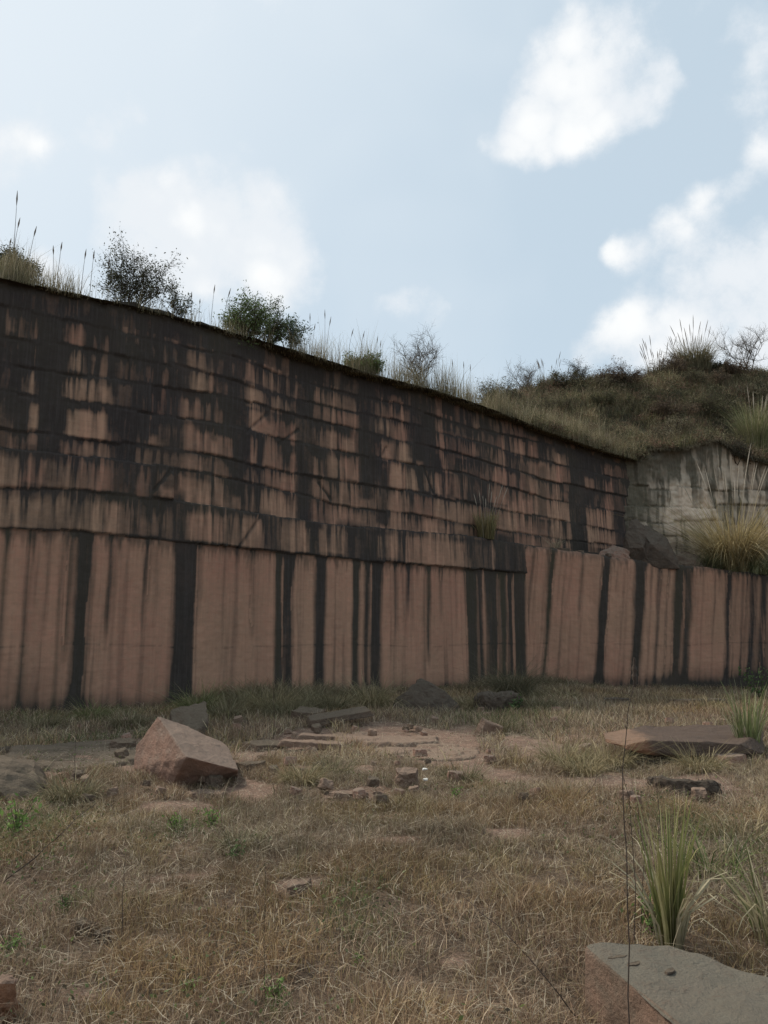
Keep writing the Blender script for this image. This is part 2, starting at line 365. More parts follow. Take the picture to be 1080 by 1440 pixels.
# pale patches left free of the black film: x0, y0, x1, y1, amount, tone (0 red .. 1 ochre)
PATCH = [(95,450,122,482,.55,.1),(100,488,122,520,.35,.9),(34,515,55,552,.7,.7),(44,565,67,602,.75,.8),(95,528,140,562,.8,.5),(97,575,156,615,1,.9),
(145,545,162,565,.4,.3),(170,543,187,572,.6,.3),(205,555,211,580,.35,.3),(213,550,220,588,.6,.5),(-20,555,5,600,.6,.8),(45,606,64,625,.5,.4),
(18,445,25,465,.35,.5),(30,470,36,490,.3,.3),(135,470,143,505,.35,.4),(100,615,158,642,.4,.5),(32,642,63,680,.6,.1),(0,642,32,682,.42,.8),(65,650,112,690,.4,.8),
(112,650,138,692,.6,.4),(140,655,170,690,.55,.2),(216,608,224,626,.7,.3),(145,705,167,752,1,.4),(-20,698,60,745,.55,.9),(60,700,145,748,.42,.9),(180,715,190,752,.55,.3),
(192,730,206,754,.55,.1),(213,722,223,752,.6,.2),(112,700,117,745,.6,.9),(268,487,300,518,.75,.4),(272,518,302,550,.85,.7),(332,505,388,535,.62,.1),(384,515,404,545,.65,.3),
(352,540,380,572,.7,.7),(395,548,408,577,.7,.8),(414,553,421,577,.65,.8),(357,574,383,605,.95,.7),(370,588,397,614,.75,.3),(396,590,432,620,.5,.2),
(261,558,273,592,.75,.6),(275,558,281,592,.7,.5),(284,562,292,592,.5,.5),(294,562,300,593,.65,.5),(310,575,322,597,.35,.4),(264,593,277,634,.95,.2),(277,606,300,636,.65,.2),
(300,612,333,645,.65,.5),(361,612,370,650,.85,.5),(380,612,412,657,.9,.4),(414,636,441,664,.55,.1),(262,640,340,672,.5,.2),(226,668,298,706,.85,.3),(298,670,328,713,.6,.4),
(328,675,356,716,.38,.3),(374,688,440,729,.85,.4),(382,655,415,686,.7,.3),(415,664,446,696,.62,.2),(265,722,317,762,.85,.05),(318,725,367,770,.82,.25),(392,730,414,774,.42,.5),
(413,730,438,777,.85,.4),(447,738,482,778,.85,.4),(447,543,512,565,.45,.3),(445,560,464,585,.5,.5),(464,565,512,593,.5,.5),(458,600,494,627,.45,.4),(494,612,513,633,.8,.8),
(520,625,527,640,.5,.5),(543,618,565,645,.75,.3),(558,553,580,588,.7,.15),(566,590,583,616,.7,.3),(530,560,556,600,.35,.5),(574,621,592,648,.9,.7),(560,648,579,683,1,.8),(583,654,601,686,.8,.5),
(609,656,616,688,.65,.6),(621,660,633,692,.9,.7),(635,633,651,662,.85,.6),(497,639,507,671,.75,.3),(508,638,523,673,1,.4),(475,639,492,669,.6,.6),(454,638,461,666,.7,.7),
(530,645,534,675,.5,.8),(598,634,608,653,.5,.6),(640,665,644,692,.6,.6),(652,660,657,697,.6,.6),(663,655,668,700,.55,.5),(674,645,680,702,.55,.4),(622,605,680,640,.42,.05),
(464,674,526,707,.6,.3),(478,706,520,742,.85,.5),(518,712,546,748,.5,.6),(566,688,579,719,.75,.2),(579,692,596,722,.4,.6),(596,695,626,727,.7,.15),(628,700,656,731,.75,.4),
(655,708,702,737,.8,.5),(605,733,648,755,.55,.5),(648,737,700,760,.5,.4),(568,755,611,793,1,.05),(609,760,651,800,.9,.25),(543,752,557,785,.75,.2),(528,752,542,785,.6,.6),(740,768,820,790,.6,.3),
(735,608,768,641,.7,.05),(704,608,721,650,.65,.2),(705,652,723,679,.75,.25),(722,663,737,682,.95,.4),(743,645,769,664,.75,.6),(770,650,801,674,.9,.3),(792,636,801,650,.85,.3),(753,670,772,692,.85,.6),
(773,675,801,700,.7,.4),(698,679,727,706,.75,.3),(728,686,768,717,.75,.4),(772,698,813,731,1,.35),(704,713,769,747,.8,.5),(790,729,817,759,.9,.6),(831,669,848,686,.95,.2),(829,712,872,742,.8,.3),
(833,742,885,770,.95,.6),(858,652,890,672,.45,.1),(862,675,893,722,.5,.2),(806,660,828,690,.3,.4),(800,745,830,768,.5,.6),(705,745,790,770,.55,.2),(690,640,702,680,.4,.6),(800,690,812,700,.5,.3),(680,600,704,640,.35,.4)]
PT = []
for (x0, y0, x1, y1, a, tn) in PATCH:
    xm = (x0 + x1) / 2; ta = wall_hit(x0, y0)[0]; tb = wall_hit(x1, y0)[0]
    PT.append((ta, tb, wall_hit(xm, y1)[1], wall_hit(xm, y0)[1], a, tn))
# streaks running down the tall lower faces: x0, x1, strength, moss, ends at y (0 = reaches the ground)
STREAK = [(-60,-30,.8,.4,0),(-4,5,.55,.9,0),(30,38,.6,.7,0),(60,63,.25,.2,900),(44,48,.2,.3,860),(79,85,.5,.9,0),(86,99,.55,.8,930),(100,124,1.0,.4,0),(134,137,.25,.5,870),(146,152,.7,.5,900),(153,160,.3,.3,0),
(200,208,.6,.8,850),(199,206,.35,.2,0),(222,225,.2,.1,0),(241,276,1.25,.15,0),(276,283,.35,.3,860),(293,296,.2,.3,830),(303,306,.25,.3,820),(327,334,.4,.1,0),(343,346,.3,.4,820),(350,358,.6,.5,890),(360,364,.2,.2,0),
(386,398,1.1,.7,0),(396,413,1.0,.2,0),(420,424,.3,.5,0),(428,431,.25,.7,860),(441,457,1.25,.15,0),(468,471,.15,.1,0),(495,505,1.0,.6,0),(511,520,.95,.3,0),(520,537,1.0,.2,0),(553,557,.45,.2,900),(565,568,.35,.2,880),(572,577,.6,.1,860),
(585,588,.3,.2,830),(600,607,.75,.8,930),(618,624,.4,.5,870),(634,637,.25,.4,0),(654,742,.48,.9,0),(656,672,1.15,.7,0),(672,681,.75,.3,0),(681,703,1.05,.5,0),(703,714,.95,.9,0),(714,723,.7,.3,0),(723,740,1.2,.5,0)]
def streaks(STR, p0, wd, ytop, ybot, shear=0.0):
    out = []
    for (x0, x1, s, mo, ye) in STR:
        if s < .85: s *= 1.3
        ym = (ytop + ybot) / 2
        ta = wall_hit(x0, ym, p0, wd)[0]; tb = wall_hit(x1, ym, p0, wd)[0]
        ze = -9 if ye == 0 else wall_hit((x0 + x1) / 2, ye, p0, wd)[1]
        out.append((ta, tb, s, mo, ze))
    return out
def hsh(a, s):
    n = (a.astype(np.int64) * 7919 + s * 104729) & 0xffffff; n = ((n ^ (n >> 7)) * 48271) & 0xffffff
    return (n & 0xffff) / 65535.
def lower_field(T, Z, ST, zs, seed, shear=0.0):
    """dark / moss / tone of a sheer lower face; zs = its top line"""
    D = np.full(T.shape, .10); Mo = np.full(T.shape, .4)
    wob = (fbm(T * .9, Z * .35, seed + 3) - .5) * .13 + shear * (Z - 2.0) + (fbm(T * 8, Z * 1.2, seed + 4) - .5) * .05
    TT = T + wob
    for (ta, tb, s, mo, ze) in ST:
        wd2 = (tb - ta) / 2; c = (ta + tb) / 2; e = .07 + .30 * wd2
        tap = wd2 * (1 - .35 * hsh(np.array(int(abs(c) * 97)), seed) * (1 - np.clip(Z / zs, 0, 1)) + .35 * (fbm(Z * .7, T * 0 + c * 3, seed + 21) - .5))
        w = 1 - sstep(tap - e, tap + e, np.abs(TT - c) + .05 * (fbm(T * 14, Z * .5, seed + 22) - .5))
        vf = np.ones_like(Z) if ze < -5 else sstep(ze - .5, ze + .6, Z)
        k = w * s * vf * (.88 + .24 * fbm(T * 2, Z * .8, seed + 9))
        Mo = np.where(k > .15, Mo * (1 - w) + mo * w, Mo); D = np.maximum(D, k) + .1 * k
    D -= .5 * sstep(.52, .75, fbm(T * 10, Z * .12, seed + 16, 3)) * (D > .55) * (D < .93)
    fine = fbm(TT * 5.5, Z * .18, seed + 5, 4, .6); D += .4 * sstep(.52, .80, fine) + .3 * (fbm(T * 2.2, Z * .1, seed + 15) - .45) + 0
    below = zs - Z                                              # short drips hanging from the seam
    dl = .08 + 1.5 * fbm(T * 11, T * 0, seed + 6, 4, .7) ** 3.0
    D += .5 * (1 - sstep(dl * .2, dl, below)) * (below > -.02)
    D += .30 * (1 - sstep(0, .7, Z)) * fbm(T * 1.5, Z * 2, seed + 7)
    D += .55 * (1 - sstep(-.1, .35, Z + .5 * fbm(T * 1.2, Z, seed + 8) - .3))
    ln = np.abs(Z - (1.42 + .06 * np.sin(T * .9) + .12 * (fbm(T * .7, T * 0, seed + 11) - .5)))
    D += .28 * np.exp(-(ln / .02) ** 2) * (fbm(T * 2.3, T * 0, seed + 12) > .42)
    tone = .35 + .9 * (fbm(T * .6, Z * .25, seed + 13) - .5) + .35 * (fbm(T * 5, Z * .2, seed + 14) - .5)
    return D, Mo, tone
RES = .032
ts = np.arange(wall_hit(-75, 800)[0] - 3.5, T_END + .35, RES); vs = np.linspace(0, 1, 300)
T, Vv = np.meshgrid(ts, vs); ZT = ztop(T) + (fbm(T * 1.6, T * 0, 77) - .5) * .16 + (fbm(T * 7, T * 0, 78) - .5) * .05 + .10
Z = -.5 + (ZT + .5) * Vv
zl = [line_z(k, T) for k in range(8)]
# block joints: every course steps its line a little from block to block
def joints(T, k):
    w = 1.1 + .25 * ((k * 7) % 3); ph = k * .63
    tj = (T + ph + .5 * vnoise(T * .35, T * 0 + k * 3.3, 40)) / w
    return np.floor(tj).astype(int), tj - np.floor(tj), w
cid = np.zeros(T.shape, int); low = np.full(T.shape, -.5); high = zl[0].copy()
jl = []
for k in range(8):
    b, f, w = joints(T, k)
    zz = zl[k] + (hsh(b, k) - .5) * (.07 if k > 1 else .03) - (f - .5) * (.025 if k > 1 else .02) * (.3 + hsh(b, k + 9)) + (fbm(T * 3, T * 0, 50 + k) - .5) * .025
    jl.append(zz)
for k in range(8):
    m_ = Z > jl[k]; cid[m_] = k + 1; low[m_] = jl[k][m_]; high[m_] = (jl[k + 1][m_] if k < 7 else ZT[m_])
fr = np.clip((Z - low) / np.maximum(high - low, .05), 0, 1)
# ---- relief (metres towards the pit)
bright = np.zeros(T.shape)
for (ta, tb, za, zb, a, tn) in PT: bright = np.maximum(bright, sstep(ta - .3, ta + .05, T) * (1 - sstep(tb - .05, tb + .3, T)) * sstep(za - .2, za, Z) * (1 - sstep(zb, zb + .2, Z)))
off_n = np.zeros(T.shape)
up = cid >= 2
bidx = np.zeros(T.shape, int); bf = np.zeros(T.shape)
for k in range(2, 9):
    b, f, w = joints(T, k); mm = cid == k; bidx[mm] = b[mm] * 11 + k; bf[mm] = f[mm]
saw = (.025 * (1 - fr) ** 1.2) * (.25 + .75 * bright) + (hsh(bidx, 3) - .5) * .06
off_n = np.where(up, -.16 + saw + (fbm(T * 2, Z * 2, 60) - .5) * .05, off_n)
off_n = np.where(cid == 1, -.10 * sstep(T_BEND - 1.2, T_BEND, T) + .03 + (hsh(np.floor(T / 1.7).astype(int), 5) - .5) * .05 + .03 * (1 - fr), off_n)
off_n = np.where(cid == 0, (fbm(T * .8, Z * .6, 61) - .5) * .08, off_n)
top_soil = sstep(.45, .05, ZT - Z)
setb = sstep(5.5, 7.5, T)                                        # the upper tier stands back behind a broken ledge from here on
off_n -= up * (.30 * setb)
row2 = (cid == 2) & (T < wall_hit(243, 690)[0]); off_n += row2 * .22 + (cid == 1) * (T >= wall_hit(243, 690)[0]) * .08 * (hsh(np.floor(T / 2.3).astype(int), 31) - .2)
off_n += top_soil * ((fbm(T * 4, Z * 5, 62) - .5) * .22 - .04)
for k in range(8):                                              # saw cuts
    off_n -= .04 * np.exp(-((Z - jl[k]) / .022) ** 2) * sstep(.25, .7, vnoise(T * 1.5, T * 0, 70 + k)) * (.3 + .7 * bright)
off_n += (fbm(T * 9, Z * 9, 63) - .5) * .018
# ---- stain
fs = np.zeros(T.shape)                                          # short straight slanting fractures
for (xa, ya, xb, yb) in [(335,768,368,722),(352,606,385,578),(548,640,556,625),(405,620,432,600),(610,655,622,690),(462,676,478,700),(215,690,240,660)]:
    a_ = wall_hit(xa, ya); b_ = wall_hit(xb, yb); L2 = (b_[0] - a_[0]) ** 2 + (b_[1] - a_[1]) ** 2
    u_ = np.clip(((T - a_[0]) * (b_[0] - a_[0]) + (Z - a_[1]) * (b_[1] - a_[1])) / L2, 0, 1)
    fs = np.maximum(fs, np.exp(-(((T - a_[0] - u_ * (b_[0] - a_[0])) ** 2 + (Z - a_[1] - u_ * (b_[1] - a_[1])) ** 2) / (.03 + .03 * fbm(T * 3, Z * 3, 66)) ** 2)))
off_n -= fs * .04
D0, M0, t0 = lower_field(T, Z, streaks(STREAK, P0, WD, 790, 970), jl[0], 100)
lowz = sstep(.3, -.2, Z - line_z(3, T)); Du = 1.2 - .38 * sstep(.42, .72, fbm(T * 1.9, Z * .7, 180)) * (.35 + .65 * sstep(4, 12, T)) - .36 * lowz * (.3 + 1.1 * fbm(T * .9, Z * .4, 182)) - .10 * sstep(7, 14, T); Tu = np.full(T.shape, .35)
wobt = (fbm(T * 3.1, Z * 1.1, 81) - .5) * .10; wobz = (fbm(T * 2.2, Z * 2.2, 82) - .5) * .12
for (ta, tb, za, zb, a, tn) in PT:
    e = .12
    w = sstep(ta - e, ta + e, T + wobt) * (1 - sstep(tb - e, tb + e, T + wobt)) * sstep(za - .04, za + .05, Z + wobz * .4) * (1 - sstep(zb - .12, zb + .10, Z + wobz))
    nd = 1.0 - a * (.76 - .22 * sstep(1.8, .6, ZT - Z))
    Du = Du * (1 - w) + np.minimum(Du, nd) * w
    Tu = Tu * (1 - w) + tn * w
drp = fbm(T * 9.5, Z * .45 + hsh(bidx, 12) * 3, 83, 4, .65)
Du += .80 * sstep(.47, .70, drp) * (.25 + .75 * fr) + .25 * sstep(.55, 1, fr) + .5 * (fbm(T * 1.3, Z * 1.3, 181) - .5)                  # dark drips from the joint above
Du -= .45 * sstep(.52, .78, fbm(T * 9, Z * .6, 84, 3)) * (1 - top_soil) * (Z < ZT - .7)
for (x0, x1, y0, y1, a) in [(66,94,425,650,1.15),(164,204,480,700,1.1),(206,236,500,600,1.05),(333,352,480,700,1.2),(232,262,520,690,1.0),(430,457,500,745,1.15),(516,543,515,700,1.15),(543,560,655,735,1.1),(586,625,560,645,1.1),(404,416,520,640,.9),(812,834,630,792,1.15),(872,905,640,775,.95),
    (0,28,470,640,1.1),(300,312,560,620,.9),(640,662,600,660,.9),(690,704,600,760,.8),(745,757,650,700,.85),(722,735,600,700,.8),(770,782,655,765,.75),(240,264,695,775,1.0),(372,392,725,785,.95),(432,448,730,795,1.15),(484,530,740,800,1.05),(534,543,745,800,.9),(656,690,752,812,.9),(692,738,750,812,1.05),(170,180,695,750,.7),(225,240,700,755,.7),(668,690,640,700,.85),(440,452,560,640,1.0)]:
    ta, tb = wall_hit(x0, y0)[0], wall_hit(x1, y0)[0]; xm = (x0 + x1) / 2; za, zb = wall_hit(xm, y1)[1], wall_hit(xm, y0)[1]
    wj = wobt * 1.3 + (fbm(T * 11, Z * .6, 183) - .5) * .16
    w = sstep(ta - .09, ta + .09, T + wj) * (1 - sstep(tb - .09, tb + .09, T + wj)) * sstep(za - .2, za + .1, Z + wobz) * (1 - sstep(zb - .1, zb + .5, Z + wobz))
    Du = np.maximum(Du, a * w * (.8 + .35 * fbm(T * 6, Z * .5, 184)))
Tu = np.clip(Tu + (hsh(bidx, 21) - .5) * .7, 0, 1); Du += up * (hsh(bidx, 22) - .5) * .22
for k in range(8): Du += .5 * np.exp(-((Z - jl[k]) / .04) ** 2) * (.4 + .8 * vnoise(T * 1.7, T * 0, 170 + k))
b2 = np.abs(bf) ; Du += .5 * np.exp(-(np.minimum(b2, 1 - b2) / .03) ** 2) * up * (hsh(bidx, 8) > .5)
Du = np.where(ZT - Z < .6, np.maximum(Du, .8), Du)
Mu = np.clip(.15 + .9 * (fbm(T * .8, Z * .8, 85) - .45), 0, 1) + .5 * sstep(.45, .1, ZT - Z)
isl = (cid == 0)
Dk = np.where(isl, D0, Du); Mo = np.where(isl, M0, Mu); To = np.where(isl, t0, Tu)
Dk = Dk + np.where(cid == 1, .06, 0)
Dk = Dk + fs * .5 + .35 * isl * (1 - sstep(.2, 1.6, Z)) * (1 - sstep(0, wall_hit(110, 980)[0] + .8, T))
cols = np.clip(np.stack([Dk, Mo, To], -1).reshape(-1, 3), 0, 1.3)
X = P0.x + WD.x * T + WN.x * off_n; Yw = P0.y + WD.y * T + WN.y * off_n
qw = empty('quarry_wall', P0, 'long dark-streaked red sandstone quarry face cut in stepped courses, dropping away to the right', 'rock wall')
def local(o, root):
    o.parent = root; o.matrix_parent_inverse = Matrix.Translation(-root.location)
    return o
SPLIT = 0
def cutgrid(name, keep_rows, root, mat):
    a, b = keep_rows
    c3 = cols.reshape(T.shape + (3,))[a:b].reshape(-1, 3)
    o = grid_np(name, X[a:b], Yw[a:b], Z[a:b], mat, None, c3)
    return local(o, root)
# the lower face and the coursed upper face are parts; both follow the seam
srow = int(np.argmin(np.abs(vs - (line_z(0, 8.0) + .5) / (ztop(8.0) + .5))))
cutgrid('lower_face', (0, srow + 1), qw, M_wall); cutgrid('stepped_upper_face', (srow, 300), qw, M_wall)
# ------------------------------------------------------------------ right-hand bench wall
E2 = P(1080, 900, 30.8); BD = Vector((E2.x - BEND.x, E2.y - BEND.y, 0)).normalized(); BN = Vector((BD.y, -BD.x, 0))
BTOP = np.array([wall_hit(x, y, BEND, BD)[:2] for x, y in [(739,765),(760,769),(820,777),(880,785),(960,794),(1020,801),(1080,808),(1180,822)]])
STR2 = [(742,745,.5,.5,0),(765,774,.8,.9,0),(780,783,.3,.3,860),(796,799,.25,.2,850),(811,816,.6,.5,870),(815,818,.35,.2,0),(841,854,1.2,.3,0),(862,865,.35,.4,840),(872,875,.3,.2,0),(888,904,1.15,.4,0),(910,914,.35,.3,0),(920,927,.5,.2,0),(935,938,.5,.4,0),
 (944,960,1.0,.8,0),(958,972,.95,.5,0),(984,987,.3,.2,0),(1000,1004,.3,.1,0),(1017,1027,.7,.1,0),(1040,1044,.35,.1,0),(1052,1062,.5,.1,0),(1068,1076,.6,.2,0),(1085,1110,.8,.3,0),(1130,1150,.9,.3,0)]
t2 = np.arange(-.02, 17, .036); v2 = np.linspace(0, 1, 150); T2, V2 = np.meshgrid(t2, v2)
ZT2 = np.interp(T2, BTOP[:, 0], BTOP[:, 1]) + (fbm(T2 * 2, T2 * 0, 90) - .5) * .10 - .10 * np.exp(-T2 / .25)
Z2 = -.9 + (ZT2 + .9) * V2
D2, Mo2, To2 = lower_field(T2, Z2, streaks(STR2, BEND, BD, 790, 960), ZT2, 200, shear=-.11)
D2 += .30 * sstep(7.0, 9.5, T2) + .5 * (1 - sstep(-.1, .8, Z2)) * sstep(4, 7, T2)
n2 = (fbm(T2 * .7, Z2 * .6, 91) - .5) * .16 + (fbm(T2 * 8, Z2 * 8, 92) - .5) * .02 - .12 * np.exp(-(ZT2 - Z2) / .05) - .03 * (Z2 > 99)
c2 = np.clip(np.stack([D2, Mo2, To2], -1).reshape(-1, 3), 0, 1.3)
bench = empty('bench_wall', BEND, 'low sheer red sandstone face with black vertical streaks under the slab and the golden grass, right of the bend', 'rock wall')
local(grid_np('lower_face', BEND.x + BD.x * T2 + BN.x * n2, BEND.y + BD.y * T2 + BN.y * n2, Z2, M_wall, None, c2), bench)
# top of the bench
tt = np.linspace(0, 17, 120); rr = np.linspace(0, 11, 60); TB, RB = np.meshgrid(tt, rr)
zb = np.interp(TB, BTOP[:, 0], BTOP[:, 1]) - .1 * np.exp(-TB / .25)
zb = zb + .12 * sstep(0, 1.5, RB) + (fbm(TB * 1.5, RB * 1.5, 93) - .5) * .16 * sstep(0, .4, RB) - .02
Xb = BEND.x + BD.x * TB - BN.x * (RB + .10); Yb = BEND.y + BD.y * TB - BN.y * (RB + .10)
cb = np.tile(np.array([.15, .115, .085]), (TB.size, 1)) * (.7 + .6 * fbm(TB * 3, RB * 3, 94)).reshape(-1, 1)
local(grid_np('rock_shelf', Xb, Yb, zb, M_ground, None, cb), bench)
# ------------------------------------------------------------------ pale back wall
CD = Vector((1, .16, 0)).normalized(); CN = Vector((CD.y, -CD.x, 0))
CT = np.array([wall_hit(x, y, CORNER, CD)[:2] for x, y in [(895,646),(915,632),(960,632),(1010,618),(1040,640),(1080,650),(1200,660)]])
t3 = np.arange(-1.6, 18, .045); v3 = np.linspace(0, 1, 160); T3, V3 = np.meshgrid(t3, v3)
ZT3 = np.interp(T3, CT[:, 0], CT[:, 1]) + (fbm(T3 * 2, T3 * 0, 95) - .5) * .12 + .08
Z3 = 3.2 + (ZT3 - 3.2) * V3
bz = np.array([5.15, 5.95, 6.7, 7.45, 8.2])
f3 = np.zeros(T3.shape); D3 = .50 + 1.5 * (fbm(T3 * 1.1, Z3 * .9, 96) - .5) + .7 * (fbm(T3 * 5, Z3 * .5, 97) - .5)
k3 = np.zeros(T3.shape, int)
for i, z_ in enumerate(bz):
    zj = z_ + (hsh(np.floor(T3 / 1.3 + i * .4).astype(int), i) - .5) * .25; k3[Z3 > zj] = i + 1
    D3 += .5 * np.exp(-((Z3 - zj) / .05) ** 2); f3 -= .05 * np.exp(-((Z3 - zj) / .04) ** 2)
CB = wall_hit(972, 722, CORNER, CD)
blk = np.floor(T3 / 1.3 + k3 * .4).astype(int) * 13 + k3
D3 += (hsh(blk, 4) - .5) * .8 + .9 * sstep(.5, .72, fbm(T3 * 5, Z3 * .5, 191))
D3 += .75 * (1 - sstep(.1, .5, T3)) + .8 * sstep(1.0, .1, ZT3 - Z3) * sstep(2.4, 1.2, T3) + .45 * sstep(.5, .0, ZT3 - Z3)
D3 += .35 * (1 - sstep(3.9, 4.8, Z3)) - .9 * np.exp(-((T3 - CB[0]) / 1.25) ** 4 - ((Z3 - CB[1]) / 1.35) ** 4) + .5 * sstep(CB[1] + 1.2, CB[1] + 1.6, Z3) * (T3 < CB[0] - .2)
f3 += (hsh(blk, 2) - .5) * .22 + (fbm(T3 * 2, Z3 * 2, 98) - .5) * .3 + (fbm(T3 * 9, Z3 * 9, 99) - .5) * .06 - .06 * k3
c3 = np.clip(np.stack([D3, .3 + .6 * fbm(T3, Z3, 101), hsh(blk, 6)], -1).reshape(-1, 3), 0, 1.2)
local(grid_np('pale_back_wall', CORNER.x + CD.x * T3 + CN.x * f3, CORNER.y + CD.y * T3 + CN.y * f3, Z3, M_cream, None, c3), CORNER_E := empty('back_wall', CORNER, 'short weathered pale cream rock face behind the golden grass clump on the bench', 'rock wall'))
CORNER_E.children[0].name = 'coursed_face'
# ------------------------------------------------------------------ hill above the rims
SKY = np.array([(0,470),(560,600),(640,585),(690,560),(740,551),(790,541),(850,532),(905,533),(950,518),(1000,512),(1050,524),(1100,528),(1300,540)])
s_main = np.linspace(ts[0], T_END, 150); s_back = np.linspace(0, 17.5, 90)
rim = []
for t_ in s_main: rim.append((P0 + WD * t_, -WN, float(ztop(t_))))
fan = 14
for i in range(fan): 
    a = (i + 1) / (fan + 1); rim.append((CORNER.copy(), (-WN).lerp(-CN, a).normalized(), float(ztop(T_END))))
for t_ in s_back: rim.append((CORNER + CD * t_, -CN, float(np.interp(t_, CT[:, 0], CT[:, 1]))))
rv = np.concatenate([[0, .12, .3], np.linspace(.6, 9, 40), np.array([11, 14, 20, 30, 50, 90])])
HX = np.zeros((len(rv), len(rim))); HY = HX.copy(); HZ = HX.copy()
for j, (p, d, z0) in enumerate(rim):
    for i, r in enumerate(rv):
        HX[i, j] = p.x + d.x * r; HY[i, j] = p.y + d.y * r; HZ[i, j] = z0
def hill_h(x, y, z0, r):
    px, _ = proj(x, y, z0)
    ysk = np.interp(px, SKY[:, 0], SKY[:, 1])
    # height at which this column of air meets the skyline
    b = (720 - ysk) / F; dz = (FW.z + b * UP.z) / (FW.y + b * UP.y)
    zs = EYE + dz * y
    g = sstep(0, 7.5, r) ** .75
    rise = np.maximum(zs - z0, .1) * np.interp(px, [600, 690], [0, 1]) - .25
    rise = np.where(r > 7.5, rise - (r - 7.5) * .05, rise)
    mound = .35 * np.exp(-((px - 5) / 45) ** 2) * sstep(0, .6, r)
    return z0 + g * rise + (fbm(x * .8, y * .8, 120) - .5) * .8 * sstep(0, 2, r) + mound - .02
RV = np.repeat(rv[:, None], len(rim), 1)
HZ = hill_h(HX, HY, HZ, RV)
hc = np.array([.075, .065, .04]) * (.6 + .8 * fbm(HX * 2, HY * 2, 121)).reshape(-1, 1)
hill = grid_np('hill', HX, HY, HZ, M_ground, None, hc); tag(hill, kind='structure')
# ------------------------------------------------------------------ ground
def gz(x, y):
    x = np.asarray(x, float); y = np.asarray(y, float)
    z = (fbm(x * .5, y * .5, 130) - .5) * .22 + (fbm(x * 2.2, y * 2.2, 131) - .5) * .07
    z = z * sstep(1.5, 4, y)
    z -= .32 * sstep(4, 13, x) * sstep(14, 27, y)
    return z
def gcol(x, y):
    a = fbm(x * .7, y * .7, 140)[..., None]; b = fbm(x * 2.5, y * 2.5, 141)[..., None]
    c = np.array([.13, .088, .06]) * (1 - a) + np.array([.18, .13, .09]) * a
    c = c * (.65 + .7 * b)
    m = bare(x, y)[..., None]
    rock = np.array([.27, .18, .135]) * (.8 + .4 * b)
    return c * (1 - m) + rock * m
BARE = [(470,1090,70,10),(700,1090,60,12),(350,1110,60,10),(800,1040,50,9),(660,1030,40,10),(560,1190,40,8),(250,1230,45,8),(720,1180,45,9),(130,1390,40,14),(640,1340,45,12),(590,1050,95,26),(540,1035,60,18),(745,1050,45,22),(640,1062,50,18),(880,1100,90,16),(430,1040,45,14),(150,1060,95,24),(420,1255,32,12),(370,1055,40,16),(1000,1100,60,14),(310,1085,50,18),(250,1130,50,10),(220,1080,90,20),(500,1120,40,9)]
BE = []
for (px, py, rx, ry) in BARE:
    c = G(px, py); e = G(px + rx, py); f = G(px, py - ry)
    BE.append((c.x, c.y, abs(e.x - c.x), abs(f.y - c.y)))
def bare(x, y):
    m = np.zeros(np.shape(x)); n = (fbm(x * 1.8, y * 1.8, 142) - .5) * 1.5
    for (cx, cy, rx, ry) in BE:
        m = np.maximum(m, 1 - sstep(.6, 1.25, np.sqrt(((x - cx) / rx) ** 2 + ((y - cy) / ry) ** 2) + n))
    return m
gx = np.concatenate([[-400, -150, -60], np.linspace(-22, 22, 420), [60, 150, 400]]); gy = np.concatenate([[-400, -100, -30, -8], np.linspace(-4, 34, 380), [60, 150, 400]])
GX, GY = np.meshgrid(gx, gy); GZ = gz(GX, GY)
ground = grid_np('ground', GX, GY, GZ, M_ground, None, gcol(GX, GY).reshape(-1, 3)); tag(ground, kind='structure')
def wallside(x, y):                                             # >0 on the pit side
    a = (x - P0.x) * WN.x + (y - P0.y) * WN.y; b = (x - BEND.x) * BN.x + (y - BEND.y) * BN.y
    return np.minimum(np.where(x > BEND.x, 9, a), np.where(x > BEND.x, b, 9))
# ---- the matted dry grass of the floor
FSL = [tuple(G(px_, py_, .215))[:2] for px_, py_ in [(827,1334),(940,1329),(1000,1346),(1080,1381),(1400,1500),(1500,1900),(1130,1560),(978,1440)]]
def inpoly(x, y, poly):
    c = np.zeros(x.shape, bool); n = len(poly)
    for i in range(n):
        x1, y1 = poly[i]; x2, y2 = poly[(i + 1) % n]
        c ^= ((y1 > y) != (y2 > y)) & (x < (x2 - x1) * (y - y1) / (y2 - y1 + 1e-9) + x1)
    return c
def scatter(n, ya, yb, pw):
    u = rng.random(n); y = (ya ** pw + u * (yb ** pw - ya ** pw)) ** (1 / pw)
    x = rng.uniform(-1, 1, n) * (.56 * y + 1.4)
    return x, y
GREEN = [(20,1165,60,30),(265,1165,45,16),(90,1275,30,16),(390,1400,25,14),(505,1290,60,30),(150,1045,80,20),(100,1012,90,8),(1000,1180,80,40),(700,1010,60,14)]
GE = []
for (px, py, rx, ry) in GREEN:
    c = G(px, py); e = G(px + rx, py); f = G(px, py - ry); GE.append((c.x, c.y, abs(e.x - c.x), abs(f.y - c.y)))
def greenness(x, y):
    m = np.zeros(x.shape)
    for (cx, cy, rx, ry) in GE: m = np.maximum(m, np.exp(-((x - cx) / rx) ** 2 - ((y - cy) / ry) ** 2))
    return m
